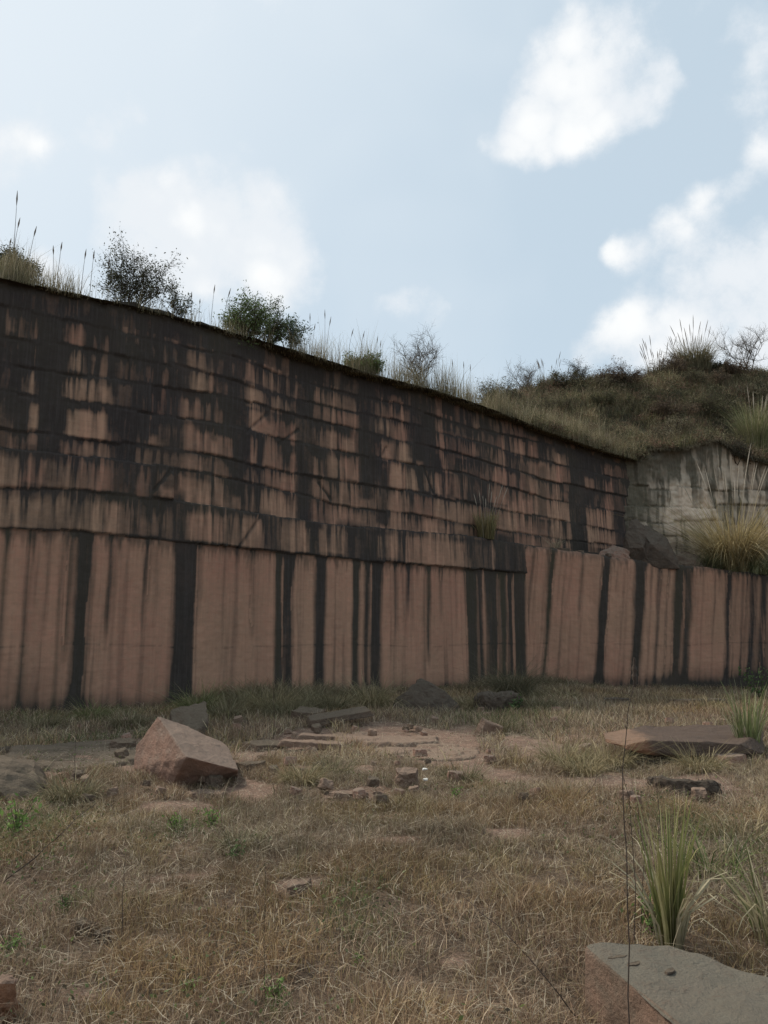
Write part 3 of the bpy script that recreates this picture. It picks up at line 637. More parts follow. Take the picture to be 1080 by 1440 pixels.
def dry_field(name, n, ya, yb, pw, hlo, hhi, w0, label):
    x, y = scatter(n, ya, yb, pw)
    cl = fbm(x * 1.6, y * 1.6, 150); cl2 = fbm(x * 5, y * 5, 151)
    k = (bare(x, y) < .35 + .4 * cl2) & (wallside(x, y) > .12) & ~inpoly(x, y, FSL) & (rng.random(n) < .22 + 1.1 * sstep(.3, .62, cl2))
    x, y, cl, cl2 = x[k], y[k], cl[k], cl2[k]; n = len(x)
    h = rng.uniform(hlo, hhi, n) * (.55 + .9 * cl) * (.6 + .8 * cl2)
    pal = np.array([(.42, .32, .20), (.52, .42, .28), (.34, .24, .16), (.24, .17, .115), (.68, .58, .42), (.38, .335, .165), (.13, .095, .065)])
    pi = rng.choice(len(pal), n, p=[.27, .16, .2, .15, .06, .08, .08]); c = pal[pi] * rng.uniform(.6, 1.12, (n, 1))
    a = fbm(x * .45, y * .45, 152); c *= (.22 + .8 * a + .68 * fbm(x * 2.6, y * 2.6, 157))[:, None]; rd = sstep(.45, .65, fbm(x * .8, y * .8, 158))[:, None]; c = c * (1 - rd) + c * np.array([.97, .90, .90]) * rd
    yel = sstep(.5, .7, fbm(x * .9, y * .9, 153))[:, None] * .6; c = c * (1 - yel) + c * np.array([1.05, .98, .72]) * yel
    g = greenness(x, y) + .12 * (fbm(x * 1.3, y * 1.3, 154) > .62)
    isg = rng.random(n) < g * .5; c[isg] = np.array([.13, .15, .06]) * rng.uniform(.6, 1.4, (isg.sum(), 1))
    ang = rng.uniform(0, 2 * np.pi, n); lean = np.abs(rng.normal(.45, .65, n)); lean = np.clip(lean, .05, 2.2)
    lean = lean * (.5 + fbm(x * 3, y * 3, 155))
    base = np.stack([x, y, gz(x, y) - .015], 1)
    w = w0 * rng.uniform(.6, 1.4, n) * (1 + y * .045)
    o = blades(name, base, h, w, ang, lean, c, M_blade, droop=rng.uniform(0, .35, n)); tag(o, label, 'grass', kind='stuff')
dry_field('dry_grass', 390000, 2.6, 11, 1.3, .05, .15, .0031, 'short matted brown dry grass covering the quarry floor near the viewer')
dry_field('far_dry_grass', 210000, 10.5, 31, 1.3, .08, .26, .0062, 'short dry grass on the quarry floor out to the foot of the walls')
# litter: pale broken straws lying flat
x, y = scatter(60000, 2.6, 16, 1.2); k = (wallside(x, y) > .1) & ~inpoly(x, y, FSL); x, y = x[k], y[k]; n = len(x)
c = np.array([.56, .47, .34]) * rng.uniform(.4, 1.1, (n, 1))
o = blades('straw_litter', np.stack([x, y, gz(x, y) + rng.uniform(.01, .09, n)], 1), rng.uniform(.012, .03, n), np.full(n, .0028) * (1 + y * .05), rng.uniform(0, 6.28, n), rng.uniform(3, 8, n), c, M_blade)
tag(o, 'pale broken straw lying flat among the dry grass', 'straw', kind='stuff')
# tangled weeds along the foot of the walls
n = 60000; t_ = rng.uniform(ts[0] + 2, 17 + 12.5, n); b_ = .08 + 1.7 * rng.random(n) ** 1.4
on2 = t_ > T_BEND
x = np.where(on2, BEND.x + BD.x * (t_ - T_BEND) + BN.x * b_, P0.x + WD.x * t_ + WN.x * b_); y = np.where(on2, BEND.y + BD.y * (t_ - T_BEND) + BN.y * b_, P0.y + WD.y * t_ + WN.y * b_)
pxx, _ = proj(x, y, 0 * x); hh_ = np.interp(pxx, [0, 200, 280, 340, 480, 560, 620, 690, 760, 860, 1080], [.22, .25, .4, .75, .7, .35, .3, .7, .5, .3, .3])
cl = fbm(x * 1.7, y * 1.7, 250); k = rng.random(n) < .1 + 1.2 * sstep(.38, .62, cl); x, y, hh_, cl = x[k], y[k], hh_[k], cl[k]; n = len(x)
pal = np.array([(.19, .145, .085), (.30, .23, .145), (.105, .085, .052), (.46, .37, .25), (.16, .165, .075)])
c = pal[rng.choice(5, n, p=[.3, .25, .2, .13, .12])] * rng.uniform(.6, 1.2, (n, 1))
o = blades('wall_foot_weeds', np.stack([x, y, gz(x, y) - .02], 1), hh_ * rng.uniform(.3, 1.1, n) * (.4 + cl), rng.uniform(.006, .013, n), rng.uniform(0, 6.28, n), np.abs(rng.normal(.7, .5, n)), c, M_blade, droop=rng.uniform(.1, .9, n), seg=3)
tag(o, 'tangled olive and straw weeds along the foot of the walls', 'weeds', kind='stuff')
# thin taller stems standing out of the mat
n = 2600; x, y = scatter(n, 3.2, 18, 1.2); k = (wallside(x, y) > .3) & ~inpoly(x, y, FSL) & (rng.random(n) < sstep(.35, .65, fbm(x, y, 260))); x, y = x[k], y[k]; n = len(x)
c = np.array([(.40, .31, .2), (.2, .14, .095), (.55, .46, .32)])[rng.integers(3, size=n)] * rng.uniform(.6, 1.1, (n, 1))
o = blades('dry_stems', np.stack([x, y, gz(x, y)], 1), rng.uniform(.14, .34, n), np.full(n, .003) * (1 + y * .05), rng.uniform(0, 6.28, n), np.abs(rng.normal(.3, .35, n)), c, M_blade, droop=rng.uniform(0, .35, n), seg=3); tag(o, 'thin taller dry stems standing out of the matted grass', 'grass', kind='stuff')
# small creeping leaves in the greener spots and the shady left
n = 52000; x, y = scatter(n, 3.2, 14, 1.2); g = greenness(x, y) * .8 + .9 * np.exp(-((x + .45 * y) / 1.0) ** 2) * (y < 11) * sstep(.4, .6, fbm(x * 1.5, y * 1.5, 251)) + .35 * sstep(.6, .72, fbm(x * 1.1, y * 1.1, 252))
k = (rng.random(n) < g) & (wallside(x, y) > .2) & ~inpoly(x, y, FSL); x, y = x[k], y[k]; n = len(x)
c = np.array([(.10, .12, .05), (.15, .18, .065), (.13, .10, .065)])[rng.integers(3, size=n)] * rng.uniform(.6, 1.4, (n, 1))
o = leaves('creeping_leaves', np.stack([x, y, gz(x, y) + rng.uniform(.02, .11, n)], 1), rng.uniform(.012, .034, n), c, M_leaf, asp=.6, updir=0); tag(o, 'small dull green leaves creeping through the dry grass', 'ground cover', kind='stuff')
# ---- grass and brush on the hill and along the rim
def hill_pts(n, rmax, smin=0., smax=1.):
    u = rng.uniform(smin, smax, n) * (len(rim) - 1.001); j = u.astype(int); f = (u - j)
    r = rng.random(n) ** 1.0 * rmax
    p = np.array([(a.x, a.y) for a, _, _ in rim]); d = np.array([(b.x, b.y) for _, b, _ in rim]); z = np.array([q_ for _, _, q_ in rim])
    pp = p[j] * (1 - f)[:, None] + p[j + 1] * f[:, None]; dd = d[j] * (1 - f)[:, None] + d[j + 1] * f[:, None]; zz = z[j] * (1 - f) + z[j + 1] * f
    x = pp[:, 0] + dd[:, 0] * r; y = pp[:, 1] + dd[:, 1] * r
    return x, y, hill_h(x, y, zz, r), r, u
nm = len(s_main) / len(rim)
x, y, z, r, u = hill_pts(150000, 9.5, .42, 1)
br = fbm(x * .9, y * .9, 160); n = len(x); dens = rng.random(n) < .3 + 1.2 * sstep(.35, .6, fbm(x * 1.7, y * 1.7, 161))
x, y, z, r, br = x[dens], y[dens], z[dens], r[dens], br[dens]; n = len(x)
pal = np.array([(.34, .27, .16), (.22, .21, .10), (.46, .38, .23), (.13, .115, .07), (.58, .49, .33), (.27, .165, .11)])
c = pal[rng.choice(6, n, p=[.27, .27, .13, .18, .05, .1])] * rng.uniform(.6, 1.2, (n, 1)) * (.25 + 1.35 * fbm(x * .55, y * .55 + z * .4, 192))[:, None] * (.6 + .7 * br)[:, None]
o = blades('hill_grass', np.stack([x, y, z - .05], 1), rng.uniform(.25, 1.0, n) * (.4 + br) * (.35 + 1.1 * fbm(x * 1.1, y * 1.1, 166)), rng.uniform(.010, .026, n), rng.uniform(0, 6.28, n), np.abs(rng.normal(.25, .4, n)), c, M_blade, droop=rng.uniform(0, .4, n), seg=2)
tag(o, 'dense brown and olive grass covering the hill above the quarry walls', 'grass', kind='stuff')
# low brush: leaf clumps in mounds
x, y, z, r, u = hill_pts(5200, 9, .45, 1); sel = rng.random(len(x)) < sstep(.38, .55, fbm(x * .6, y * .6, 162)) * .9 + .15
x, y, z = x[sel], y[sel], z[sel]
cc = []; ss = []; kk = []
for i in range(len(x)):
    m = 150; R_ = rng.uniform(.2, .85) * (1.25 if rng.random() < .12 else .8); d = rng.normal(size=(m, 3)); d /= np.linalg.norm(d, axis=1)[:, None]; rad = R_ * rng.random(m) ** .45
    d = d * rad[:, None]; d[:, 2] = np.abs(d[:, 2]) * .95
    cc.append(d + np.array([x[i], y[i], z[i] + .05])); ss.append(rng.uniform(.03, .085, m))
    b_ = [(.17, .16, .08), (.25, .18, .12), (.09, .085, .05), (.30, .26, .15), (.22, .13, .09), (.07, .07, .04)][rng.integers(6)]
    kk.append(np.array(b_) * rng.uniform(.6, 1.3, (m, 1)))
o = leaves('hill_brush', np.concatenate(cc), np.concatenate(ss), np.concatenate(kk), M_leaf, asp=.55); tag(o, 'low dark brush growing through the hill grass above the right end of the walls', 'brush', kind='stuff')
# fringe along the rim of the long wall
x, y, z, r, u = hill_pts(52000, .85, 0, nm); x += WN.x * .12; y += WN.y * .12; n = len(x)
px, _ = proj(x, y, z); z = z - .03; amt = np.interp(px, [-60, 0, 50, 110, 125, 230, 300, 420, 440, 560, 600, 680, 900], [1, 1, 1, .9, .5, .4, .4, .5, 1, 1, 1, 1, 1])
k = rng.random(n) < amt * (.06 + .8 * sstep(.42, .68, fbm(x * 2, y * 2, 163))); x, y, z, px = x[k], y[k], z[k], px[k]; n = len(x)
pal = np.array([(.42, .34, .21), (.26, .23, .12), (.54, .46, .31), (.18, .16, .09)])
c = pal[rng.choice(4, n, p=[.35, .3, .15, .2])] * rng.uniform(.6, 1.1, (n, 1))
h = rng.uniform(.08, 1.0, n) ** 1.5 * (.3 + 1.1 * fbm(x * 3, y * 3, 164)) * np.interp(px, [0, 45, 110, 300, 430, 500, 600, 700], [1, 1.2, 1.1, 1, 1.3, 1.7, 1.9, 1.7])
o = blades('rim_grass', np.stack([x, y, z - .03], 1), h, rng.uniform(.006, .012, n), rng.uniform(0, 6.28, n), np.abs(rng.normal(.2, .3, n)), c, M_blade, droop=rng.uniform(0, .2, n))
tag(o, 'fringe of thin dry grass along the rim of the long dark wall', 'grass', kind='stuff')
# drooping roots and grass hanging over the soil above the pale wall
x, y, z, r, u = hill_pts(6000, .5, nm + .05, 1); n = len(x)
c = np.array([.12, .10, .065]) * rng.uniform(.5, 1.5, (n, 1))
o = blades('hanging_grass', np.stack([x, y - .15, z - .05], 1), rng.uniform(.15, .4, n), rng.uniform(.01, .02, n), np.full(n, -1.57) + rng.normal(0, .5, n), rng.uniform(.6, 1.4, n), c, M_blade, droop=rng.uniform(.6, 1.9, n))
tag(o, 'brown grass hanging over the top edge of the pale back wall', 'grass', kind='stuff')
# grass growing on the shelf behind the golden clump
x = rng.uniform(3.5, 16.5, 9000); yy = rng.uniform(.15, 4, 9000); n = 9000
k = rng.random(n) < sstep(7, 10, x) + .08; x, yy = x[k], yy[k]; n = len(x)
zz = np.interp(x, BTOP[:, 0], BTOP[:, 1]) + .02
c = np.array([.17, .16, .08]) * rng.uniform(.5, 1.5, (n, 1))
o = blades('shelf_grass', np.stack([BEND.x + BD.x * x - BN.x * yy, BEND.y + BD.y * x - BN.y * yy, zz], 1), rng.uniform(.15, .5, n), rng.uniform(.012, .02, n), rng.uniform(0, 6.28, n), np.abs(rng.normal(.5, .4, n)), c, M_blade, droop=rng.uniform(0, .5, n))
tag(o, 'green and straw grass on the rock shelf at the right edge', 'grass', kind='stuff')
# ------------------------------------------------------------------ rocks
def hull_rock(name, label, pts, mat, bev=.02, rough=.02, cuts=3, cat='rock', group=None, seed=0):
    pts = [Vector(p) for p in pts]; c = sum(pts, Vector()) / len(pts); zmin = min(p.z for p in pts); base = Vector((c.x, c.y, zmin))
    bm = bmesh.new()
    for p in pts: bm.verts.new(p - base)
    r = bmesh.ops.convex_hull(bm, input=bm.verts)
    bmesh.ops.delete(bm, geom=[v for v in bm.verts if not v.link_faces], context='VERTS')
    bmesh.ops.dissolve_limit(bm, angle_limit=R(8), verts=bm.verts, edges=bm.edges)
    bmesh.ops.bevel(bm, geom=list(bm.edges), offset=bev, segments=2, affect='EDGES', profile=.6, clamp_overlap=True)
    bmesh.ops.triangulate(bm, faces=bm.faces)
    size = max((p - c).length for p in pts)
    for _ in range(7):
        lim = max(size / 16, .03)
        ed = [e for e in bm.edges if e.calc_length() > lim]
        if not ed or len(bm.verts) > 9000: break
        bmesh.ops.subdivide_edges(bm, edges=ed, cuts=1, use_grid_fill=True); bmesh.ops.triangulate(bm, faces=bm.faces)
    bm.normal_update()
    bmesh.ops.recalc_face_normals(bm, faces=bm.faces); bm.normal_update()
    for v in bm.verts:
        q = v.co * (1.6 / size) + Vector((seed * 3.1, 7, 1)); q2 = v.co * (7 / size) + Vector((seed, 0, 3))
        d = mnoise.fractal(q, 1, 2, 4) * rough + mnoise.fractal(q2, 1, 2, 4) * rough * .6
        ch = mnoise.noise(v.co * (3.5 / size) + Vector((5, seed, 2))); d -= rough * 1.6 * max(0, ch - .32)     # chipped spots
        v.co += v.normal * d
    bmesh.ops.recalc_face_normals(bm, faces=bm.faces)
    me = bpy.data.meshes.new(name); bm.to_mesh(me); bm.free(); me.materials.append(mat)
    o = bpy.data.objects.new(name, me); COL.objects.link(o); o.location = base
    return tag(o, label, cat, group)
def sheet(name, label, c, lx, ly, h, rz, mat, tilt, seed):
    """bare rock flush with the soil: broken ledges in low steps with a ragged outline"""
    n = 110; u = np.linspace(-1.1, 1.1, n); U, V = np.meshgrid(u, u)
    x = U * lx / 2; y = V * ly / 2; ang = np.arctan2(V, U)
    rim_ = .78 + .5 * (fbm(np.cos(ang) * 1.6 + seed * 5, np.sin(ang) * 1.6 + seed, seed, 4, .6) - .35)
    rad = np.sqrt(U * U + V * V)
    st = fbm(x * 1.1 + seed, y * 2.2 + rz * 3, seed + 31, 3)
    z = h * .32 * np.floor(st * 5) / 2.2 + (fbm(x * 5, y * 5, seed + 32) - .5) * .03 + (fbm(x * 20, y * 20, seed + 33) - .5) * .012
    z = z - .35 * sstep(rim_ - .02, rim_ + .06, rad) - .04
    z = np.maximum(z, -.3) + tilt[0] * y - tilt[1] * x
    o = grid_np(name, x, y, z, mat, None, None, False); o.location = c; o.rotation_euler = (0, 0, rz)
    return tag(o, label, 'rock')
def slab(name, label, c, lx, ly, h, rz, mat, tilt=(0, 0), sides=6, seed=1, sink=.3, bev=.012, rough=.015, group=None, box=False, cat='rock'):
    rr = random.Random(seed); pts = []
    if name == 'rock_outcrop': return sheet(name, label, c, lx, ly, h, rz, mat, tilt, seed)
    if box: ang = [R(45), R(135), R(225), R(315)]; rad = [1.3] * 4
    else: ang = [2 * math.pi * (i + rr.uniform(-.3, .3)) / sides for i in range(sides)]; rad = [rr.uniform(.8, 1.1) for _ in range(sides)]
    M = Matrix.Translation(c) @ Matrix.Rotation(rz, 4, 'Z') @ Matrix.Rotation(tilt[0], 4, 'X') @ Matrix.Rotation(tilt[1], 4, 'Y')
    for a, q in zip(ang, rad):
        for z, s in ((-sink * h, 1.04), (h * (1 - sink), rr.uniform(.9, .98))):
            pts.append(M @ Vector((math.cos(a) * lx / 2 * q * s, math.sin(a) * ly / 2 * q * s, z + rr.uniform(-.06, .06) * h)))
    return hull_rock(name, label, pts, mat, bev, rough, seed=seed, group=group, cat=cat)
def gp(px, py):                                                  # on the uneven ground
    p = G(px, py)
    for _ in range(3): p = G(px, py, float(gz(p.x, p.y)))
    return p
# the big tilted block
g0 = gp(237, 1110); Yc = g0.y
hull_rock('sandstone_block', 'big red-brown sandstone block tipped on its corner in the grass, the largest loose block', [
    P(222,1006,Yc+.45), P(262,1064,Yc-.32), P(238,1112,Yc+.05), P(190,1082,Yc+.55), P(192,1050,Yc+.62), P(336,1083,Yc+.1), P(333,1095,Yc+.5), P(318,1046,Yc+.95), P(268,1024,Yc+.98), P(300,1090,Yc+1.1), P(215,1085,Yc+1.1), P(250,1035,Yc+1.1)],
    M_rock, bev=.018, rough=.02, seed=2)
p = gp(255, 1032); Yb_ = p.y
hull_rock('sandstone_block', 'dull grey-brown block right behind the big tilted block', [P(236,1034,Yb_-.1), P(240,996,Yb_+.4), P(262,992,Yb_+.6), P(290,986,Yb_+.7), P(293,1008,Yb_+.1), P(290,1032,Yb_), P(268,1036,Yb_-.3), P(285,1030,Yb_+1.2), P(240,1020,Yb_+1.2)], M_rockg, bev=.03, rough=.04, seed=3)
p = gp(40, 1125); y_ = p.y
hull_rock('boulder', 'rounded grey boulder at the left edge in front of the flat outcrop', [P(-60,1140,y_), P(-50,1075,y_+.2), P(5,1062,y_+.5), P(48,1068,y_+.6), P(52,1082,y_+.3), P(72,1110,y_+.5), P(60,1125,y_), P(20,1135,y_-.3), P(-20,1090,y_-.25), P(60,1100,y_+1.1), P(-50,1090,y_+1.2)], M_rockg, bev=.03, rough=.05, seed=4)
p = gp(0, 1070); y_ = p.y
hull_rock('boulder', 'dark broken rock at the left edge behind the rounded grey boulder', [P(-60,1090,y_), P(-50,1050,y_+.3), P(15,1048,y_+.3), P(22,1058,y_+.1), P(12,1080,y_-.2), P(-30,1092,y_-.3), P(20,1068,y_+.8), P(-50,1068,y_+.9)], M_rockd, bev=.03, rough=.05, seed=5)
p = gp(598, 1003); y_ = p.y
hull_rock('boulder', 'pointed dark grey boulder leaning at the foot of the wall between two drip-streaked panels', [P(548,992,y_), P(575,966,y_+.15), P(592,954,y_+.4), P(612,962,y_+.2), P(643,988,y_), P(650,1008,y_-.2), P(600,1010,y_-.4), P(552,1002,y_-.2), P(640,1000,y_+1.2), P(560,990,y_+1.2)], M_rockd, bev=.04, rough=.07, seed=6)
slab('boulder', 'low brown boulder in the grass right of the pointed dark boulder', gp(703, 1000), 1.5, 1.0, .55, .3, M_rockd, seed=7, rough=.06, bev=.05)
slab('flat_stone', 'grey-green plank-like stone lying raised behind the two thin stones', gp(478, 1020) + Vector((0, 0, .12)), 1.25, .5, .10, .25, M_rockg, tilt=(.12, -.14), seed=8, sink=0, box=True)
slab('flat_stone', 'small square grey-green stone leaning left of the plank-like stone', gp(432, 1014) + Vector((0, 0, .08)), .7, .4, .16, .1, M_rockg, tilt=(.35, .0), seed=9, sink=.1)
slab('flat_stone', 'upper of two long thin pale stones left of the bare rock', gp(452, 1043) + Vector((0, 0, .03)), .80, .24, .07, -.05, M_rockp, tilt=(.05, .05), seed=10, sink=0, box=True)
slab('flat_stone', 'lower of two long thin pale stones left of the bare rock', gp(440, 1054) + Vector((0, 0, .03)), 1.1, .22, .09, -.12, M_rockp, tilt=(.06, .05), seed=11, sink=0, box=True)
slab('rock_outcrop', 'wide bare pinkish rock sheet in the middle of the grass with a broken front edge', gp(600, 1060) + Vector((0, 0, .0)), 1.75, 1.9, .22, -.2, M_rockp, tilt=(-.02, -.03), seed=12, sink=.42, rough=.035, sides=8)
slab('rock_outcrop', 'second bare pinkish rock sheet reaching toward the pointed boulder', gp(545, 1036), 2.0, 2.0, .16, .2, M_rockp, tilt=(.0, .02), seed=13, sink=.6, rough=.035, sides=8)
slab('rock_outcrop', 'grey flat rock outcrop left of the big tilted block', gp(120, 1062), 2.3, 2.2, .22, .1, M_rockg, tilt=(.03, .02), seed=14, sink=.45, rough=.05, sides=8)
slab('rock_outcrop', 'bare sunlit rock sheet halfway between the pointed boulder and the orange slab', gp(752, 1052), .95, 1.9, .14, -.3, M_rockp, seed=15, sink=.5, rough=.035, sides=7)
slab('flat_stone', 'grey chip of stone on the edge of the outcrop left of the big block', gp(172, 1056) + Vector((0, 0, .05)), .4, .3, .14, .4, M_rockg, tilt=(.2, .1), seed=16)
slab('flat_stone', 'pale flat stone just right of the big tilted block', gp(372, 1052), .8, .55, .12, .2, M_rockg, seed=17, tilt=(.05, .05))
slab('flat_stone', 'small grey stone beside the lower right corner of the big tilted block', gp(352, 1080), .42, .3, .10, .5, M_rockg, seed=18)
slab('flat_stone', 'flat stone sunk in the grass in front of the big tilted block', gp(290, 1120), .55, .3, .08, -.1, M_rockp, seed=19)
slab('rubble_stone', 'upright rounded stone below the broken edge of the bare rock sheet', gp(570, 1106), .30, .22, .22, .3, M_rockp, seed=20, sink=.2, tilt=(.2, 0))
slab('flat_stone', 'pale flat stone lying in the grass below the left end of the bare rock', gp(488, 1124), .44, .26, .10, .05, M_rockp, seed=21)
slab('flat_stone', 'long pale tan stone lying alone in the mid foreground grass', gp(418, 1258) + Vector((0, 0, .03)), .27, .13, .06, .75, M_rockp, seed=22, sink=.3)
slab('rubble_stone', 'dark grey stone sunk in the grass at the lower left', gp(118, 1312), .15, .11, .09, .1, M_rockg, seed=23)
slab('rubble_stone', 'second dark grey stone, just right of the first one at the lower left', gp(143, 1322), .09, .08, .07, .7, M_rockg, seed=24)
slab('rubble_stone', 'orange-brown stone cut by the bottom left corner of the photo', gp(2, 1432) + Vector((0, 0, .02)), .14, .13, .17, .4, M_orange, seed=25, sink=.2)
slab('rubble_stone', 'small pale stone standing right of the bare rock near the pointed boulder', gp(684, 1034), .5, .3, .34, .3, M_rockp, seed=26, tilt=(.2, .4))
slab('rubble_stone', 'small dark stone at the foot of the bench wall left of the low dark stone', gp(868, 990), .8, .4, .2, .1, M_rockd, seed=27)
slab('rubble_stone', 'low dark stone at the foot of the wall at the right', gp(985, 992), 1.6, .5, .22, .1, M_rockd, seed=28)
# the right-hand slabs
p = gp(905, 1078); y_ = p.y
hull_rock('tilted_slab', 'long flat slab with an orange left end lying raised over a dark hollow on the right', [P(848,1031,y_+.7), P(850,1044,y_+.15), P(880,1056,y_-.1), P(906,1053,y_-.12), P(960,1062,y_-.05), P(1040,1064,y_+.1), P(1075,1060,y_+.5), P(1072,1027,y_+1.3), P(1050,1021,y_+1.7), P(905,1022,y_+1.3), P(850,1038,y_+.2), P(880,1047,y_-.1), P(908,1042,y_-.12), P(960,1046,y_-.05), P(1040,1046,y_+.1)], M_rocko, bev=.012, rough=.05, seed=30)
hull_rock('boulder', 'dark stone block propping up the long orange-ended slab', [P(884,1052,y_+.1), P(882,1070,y_), P(905,1080,y_-.1), P(958,1072,y_), P(955,1058,y_+.2), P(950,1065,y_+.9), P(890,1060,y_+.9)], M_rockd, bev=.02, rough=.03, seed=31)
slab('rock_outcrop', 'bare brown rock sheet in front of the orange-ended slab', gp(885, 1098), 1.5, .75, .12, .0, M_rock, seed=32, sink=.45, rough=.03, sides=7)
slab('boulder', 'dark brown log-shaped rock in front of the orange-ended slab', gp(960, 1120) + Vector((0, 0, .05)), .72, .24, .16, -.35, M_rockd, seed=33, sink=.2, bev=.03, rough=.03)
slab('rubble_stone', 'squarish brown stone near the right edge beyond the tall green grass', gp(1025, 1078), .55, .4, .22, .2, M_rock, seed=34)
slab('rock_outcrop', 'flat brown rock at the right edge behind the green grass clump', gp(1040, 1112), 1.5, .6, .12, .0, M_rock, seed=35, sink=.4, rough=.03)
# foreground slab
hull_rock('foreground_slab', 'thick grey-topped sandstone slab cut by the bottom right corner of the photo', [Vector((x_, y2_, z_)) for (x_, y2_) in FSL for z_ in (-.12, .215)], M_fslab, bev=.014, rough=.03, seed=40)
for (px, py, s, d, lb) in [(868,1346,.10,1,'small loose chips of stone at the far corner of the foreground slab'),(892,1356,.09,2,'flat chip of stone lying in a crack of the foreground slab'),(942,1366,.085,3,'single dark brown leaf-shaped chip of stone on top of the foreground slab')]:
    c_ = G(px, py, .222); slab('stone_chip', lb, c_, s, s * .4, .008, .3 * d, M_rockg, seed=50 + d, sink=.45, bev=.001, rough=.002)
# on the shelf
hull_rock('leaning_boulder', 'dark upright boulder with a sharp top on the shelf in the corner of the walls', [P(868,800,30.2), P(880,752,30.2), P(888,728,30.5), P(897,729,30.7), P(912,748,30.5), P(916,800,30.0), P(884,770,29.9), P(904,770,29.8), P(910,800,31.2), P(872,790,31.3)], M_rockd, bev=.02, rough=.05, seed=41)
hull_rock('leaning_boulder', 'broad dark slab-sided boulder leaning against the sharp-topped one on the shelf', [P(898,800,30.0), P(900,742,30.6), P(908,738,30.8), P(932,752,30.5), P(950,778,30.2), P(956,800,30.0), P(915,765,29.8), P(935,800,31.8), P(905,760,31.6)], M_rockd, bev=.02, rough=.05, seed=44)
hull_rock('flat_slab', 'flat pale slab sloping down right of the two dark boulders on the shelf', [P(950,780,30.8), P(962,774,31.2), P(1008,792,31.2), P(1012,800,30.8), P(955,800,30.6), P(948,796,30.8)], M_rockg, bev=.02, rough=.05, seed=42)
hull_rock('boulder', 'low brown rock at the left foot of the sharp-topped boulder on the shelf', [P(836,800,29.9), P(842,776,30.2), P(862,766,30.4), P(884,774,30.0), P(890,800,29.8), P(850,800,31.0)], M_rock, bev=.03, rough=.06, seed=43)
for k_, (a_, b_, w_) in enumerate([(800,.35,.5),(823,.3,.35),(860,.25,.45),(925,.3,.4),(975,.3,.5),(1005,.35,.35)]):
    t_ = wall_hit(a_, 790, BEND, BD)[0]; q_ = BEND + BD * t_ - BN * b_; q_.z = float(np.interp(t_, BTOP[:, 0], BTOP[:, 1])) + .03
    slab('rubble_stone', 'small flat stone on the edge of the bench above the black streaks', q_, w_, w_ * .6, .12, k_ * .7, M_rockg, seed=140 + k_, group='stones along the edge of the bench')
# white scraps
for px, py, lb in [(597, 1090, 'upper of two small white scraps among the stones below the bare rock'), (598, 1105, 'lower of two small white scraps among the stones below the bare rock')]:
    slab('white_scrap', lb, gp(px, py) + Vector((0, 0, .06)), .07, .04, .015, .3, M_cream_scrap, seed=60 + py, sink=0, bev=.002, rough=.003, tilt=(.3, 0), cat='litter')
# ---- small rubble, each its own thing
rs = random.Random(9); protos = []
for i in range(3):
    o = slab('rubble_stone', 'small stone chip among the dry grass near the bare rock', Vector((0, 0, 0)), .16, .12, .07, 0, [M_rockg, M_rockp, M_rock][i], seed=70 + i, bev=.01, rough=.01, group='stone chips strewn over the quarry floor'); protos.append(o)
used = set()
for i in range(120):
    px = rs.choice([rs.gauss(400, 50), rs.gauss(600, 70), rs.gauss(180, 90), rs.gauss(900, 100), rs.gauss(500, 60)]); py = rs.uniform(1020, 1135) if i < 75 else rs.uniform(995, 1030)
    p = gp(px, py)
    k = i % 3; o = protos[k] if k not in used else protos[k].copy()
    if k in used: COL.objects.link(o)
    used.add(k); o.location = p + Vector((0, 0, .03)); o.rotation_euler = (rs.uniform(-.3, .3), rs.uniform(-.3, .3), rs.uniform(0, 6)); s = rs.uniform(.5, 1.5); o.scale = (s, s, s)
# ------------------------------------------------------------------ plants
def tuft(name, label, loc, n, h, spread, w, cols_, plumes=0, ph=1.2, group=None, lean=.5, curl=.3, seg=3, lean_dir=None, cat='grass', plume_mat=None, hmin=.45):
    root = empty(name, loc, label, cat, group)
    a = rng.uniform(0, 6.28, n); r = spread * rng.random(n) ** .6
    base = np.stack([np.cos(a) * r, np.sin(a) * r, np.full(n, -.03)], 1)
    hh = h * rng.uniform(hmin, 1.0, n)
    ca = np.array(cols_)[rng.integers(len(cols_), size=n)] * rng.uniform(.7, 1.2, (n, 1))
    an = a + rng.normal(0, .5, n)
    ln = np.abs(rng.normal(lean, lean * .6, n)) ; dr = np.clip(rng.normal(curl, curl * .7, n), 0, 1.1)
    blades('leaves', base, hh, np.full(n, w) * rng.uniform(.6, 1.3, n), an, ln, ca, M_blade, root, seg=3, droop=dr)
    for i in range(plumes):
        aa = random.uniform(0, 6.28); rr_ = random.uniform(0, spread); L_ = ph * random.uniform(.75, 1.05); le = random.uniform(.02, .28)
        b = Vector((math.cos(aa) * rr_, math.sin(aa) * rr_, 0)); d = Vector((math.cos(aa) * le, math.sin(aa) * le, 1)).normalized()
        pts = [b + d * L_ * s + Vector((math.cos(aa), math.sin(aa), 0)) * (.08 * L_ * s * s) for s in (0, .25, .5, .72, .8, .88, .95, 1)]
        k = w * .35
        tubes('plume_stalk', [(pts, [k, k * .9, k * .8, k * .7, k * 2.2, k * 2.6, k * 1.7, k * .3])], plume_mat or M_plume, root, 4)
    return root
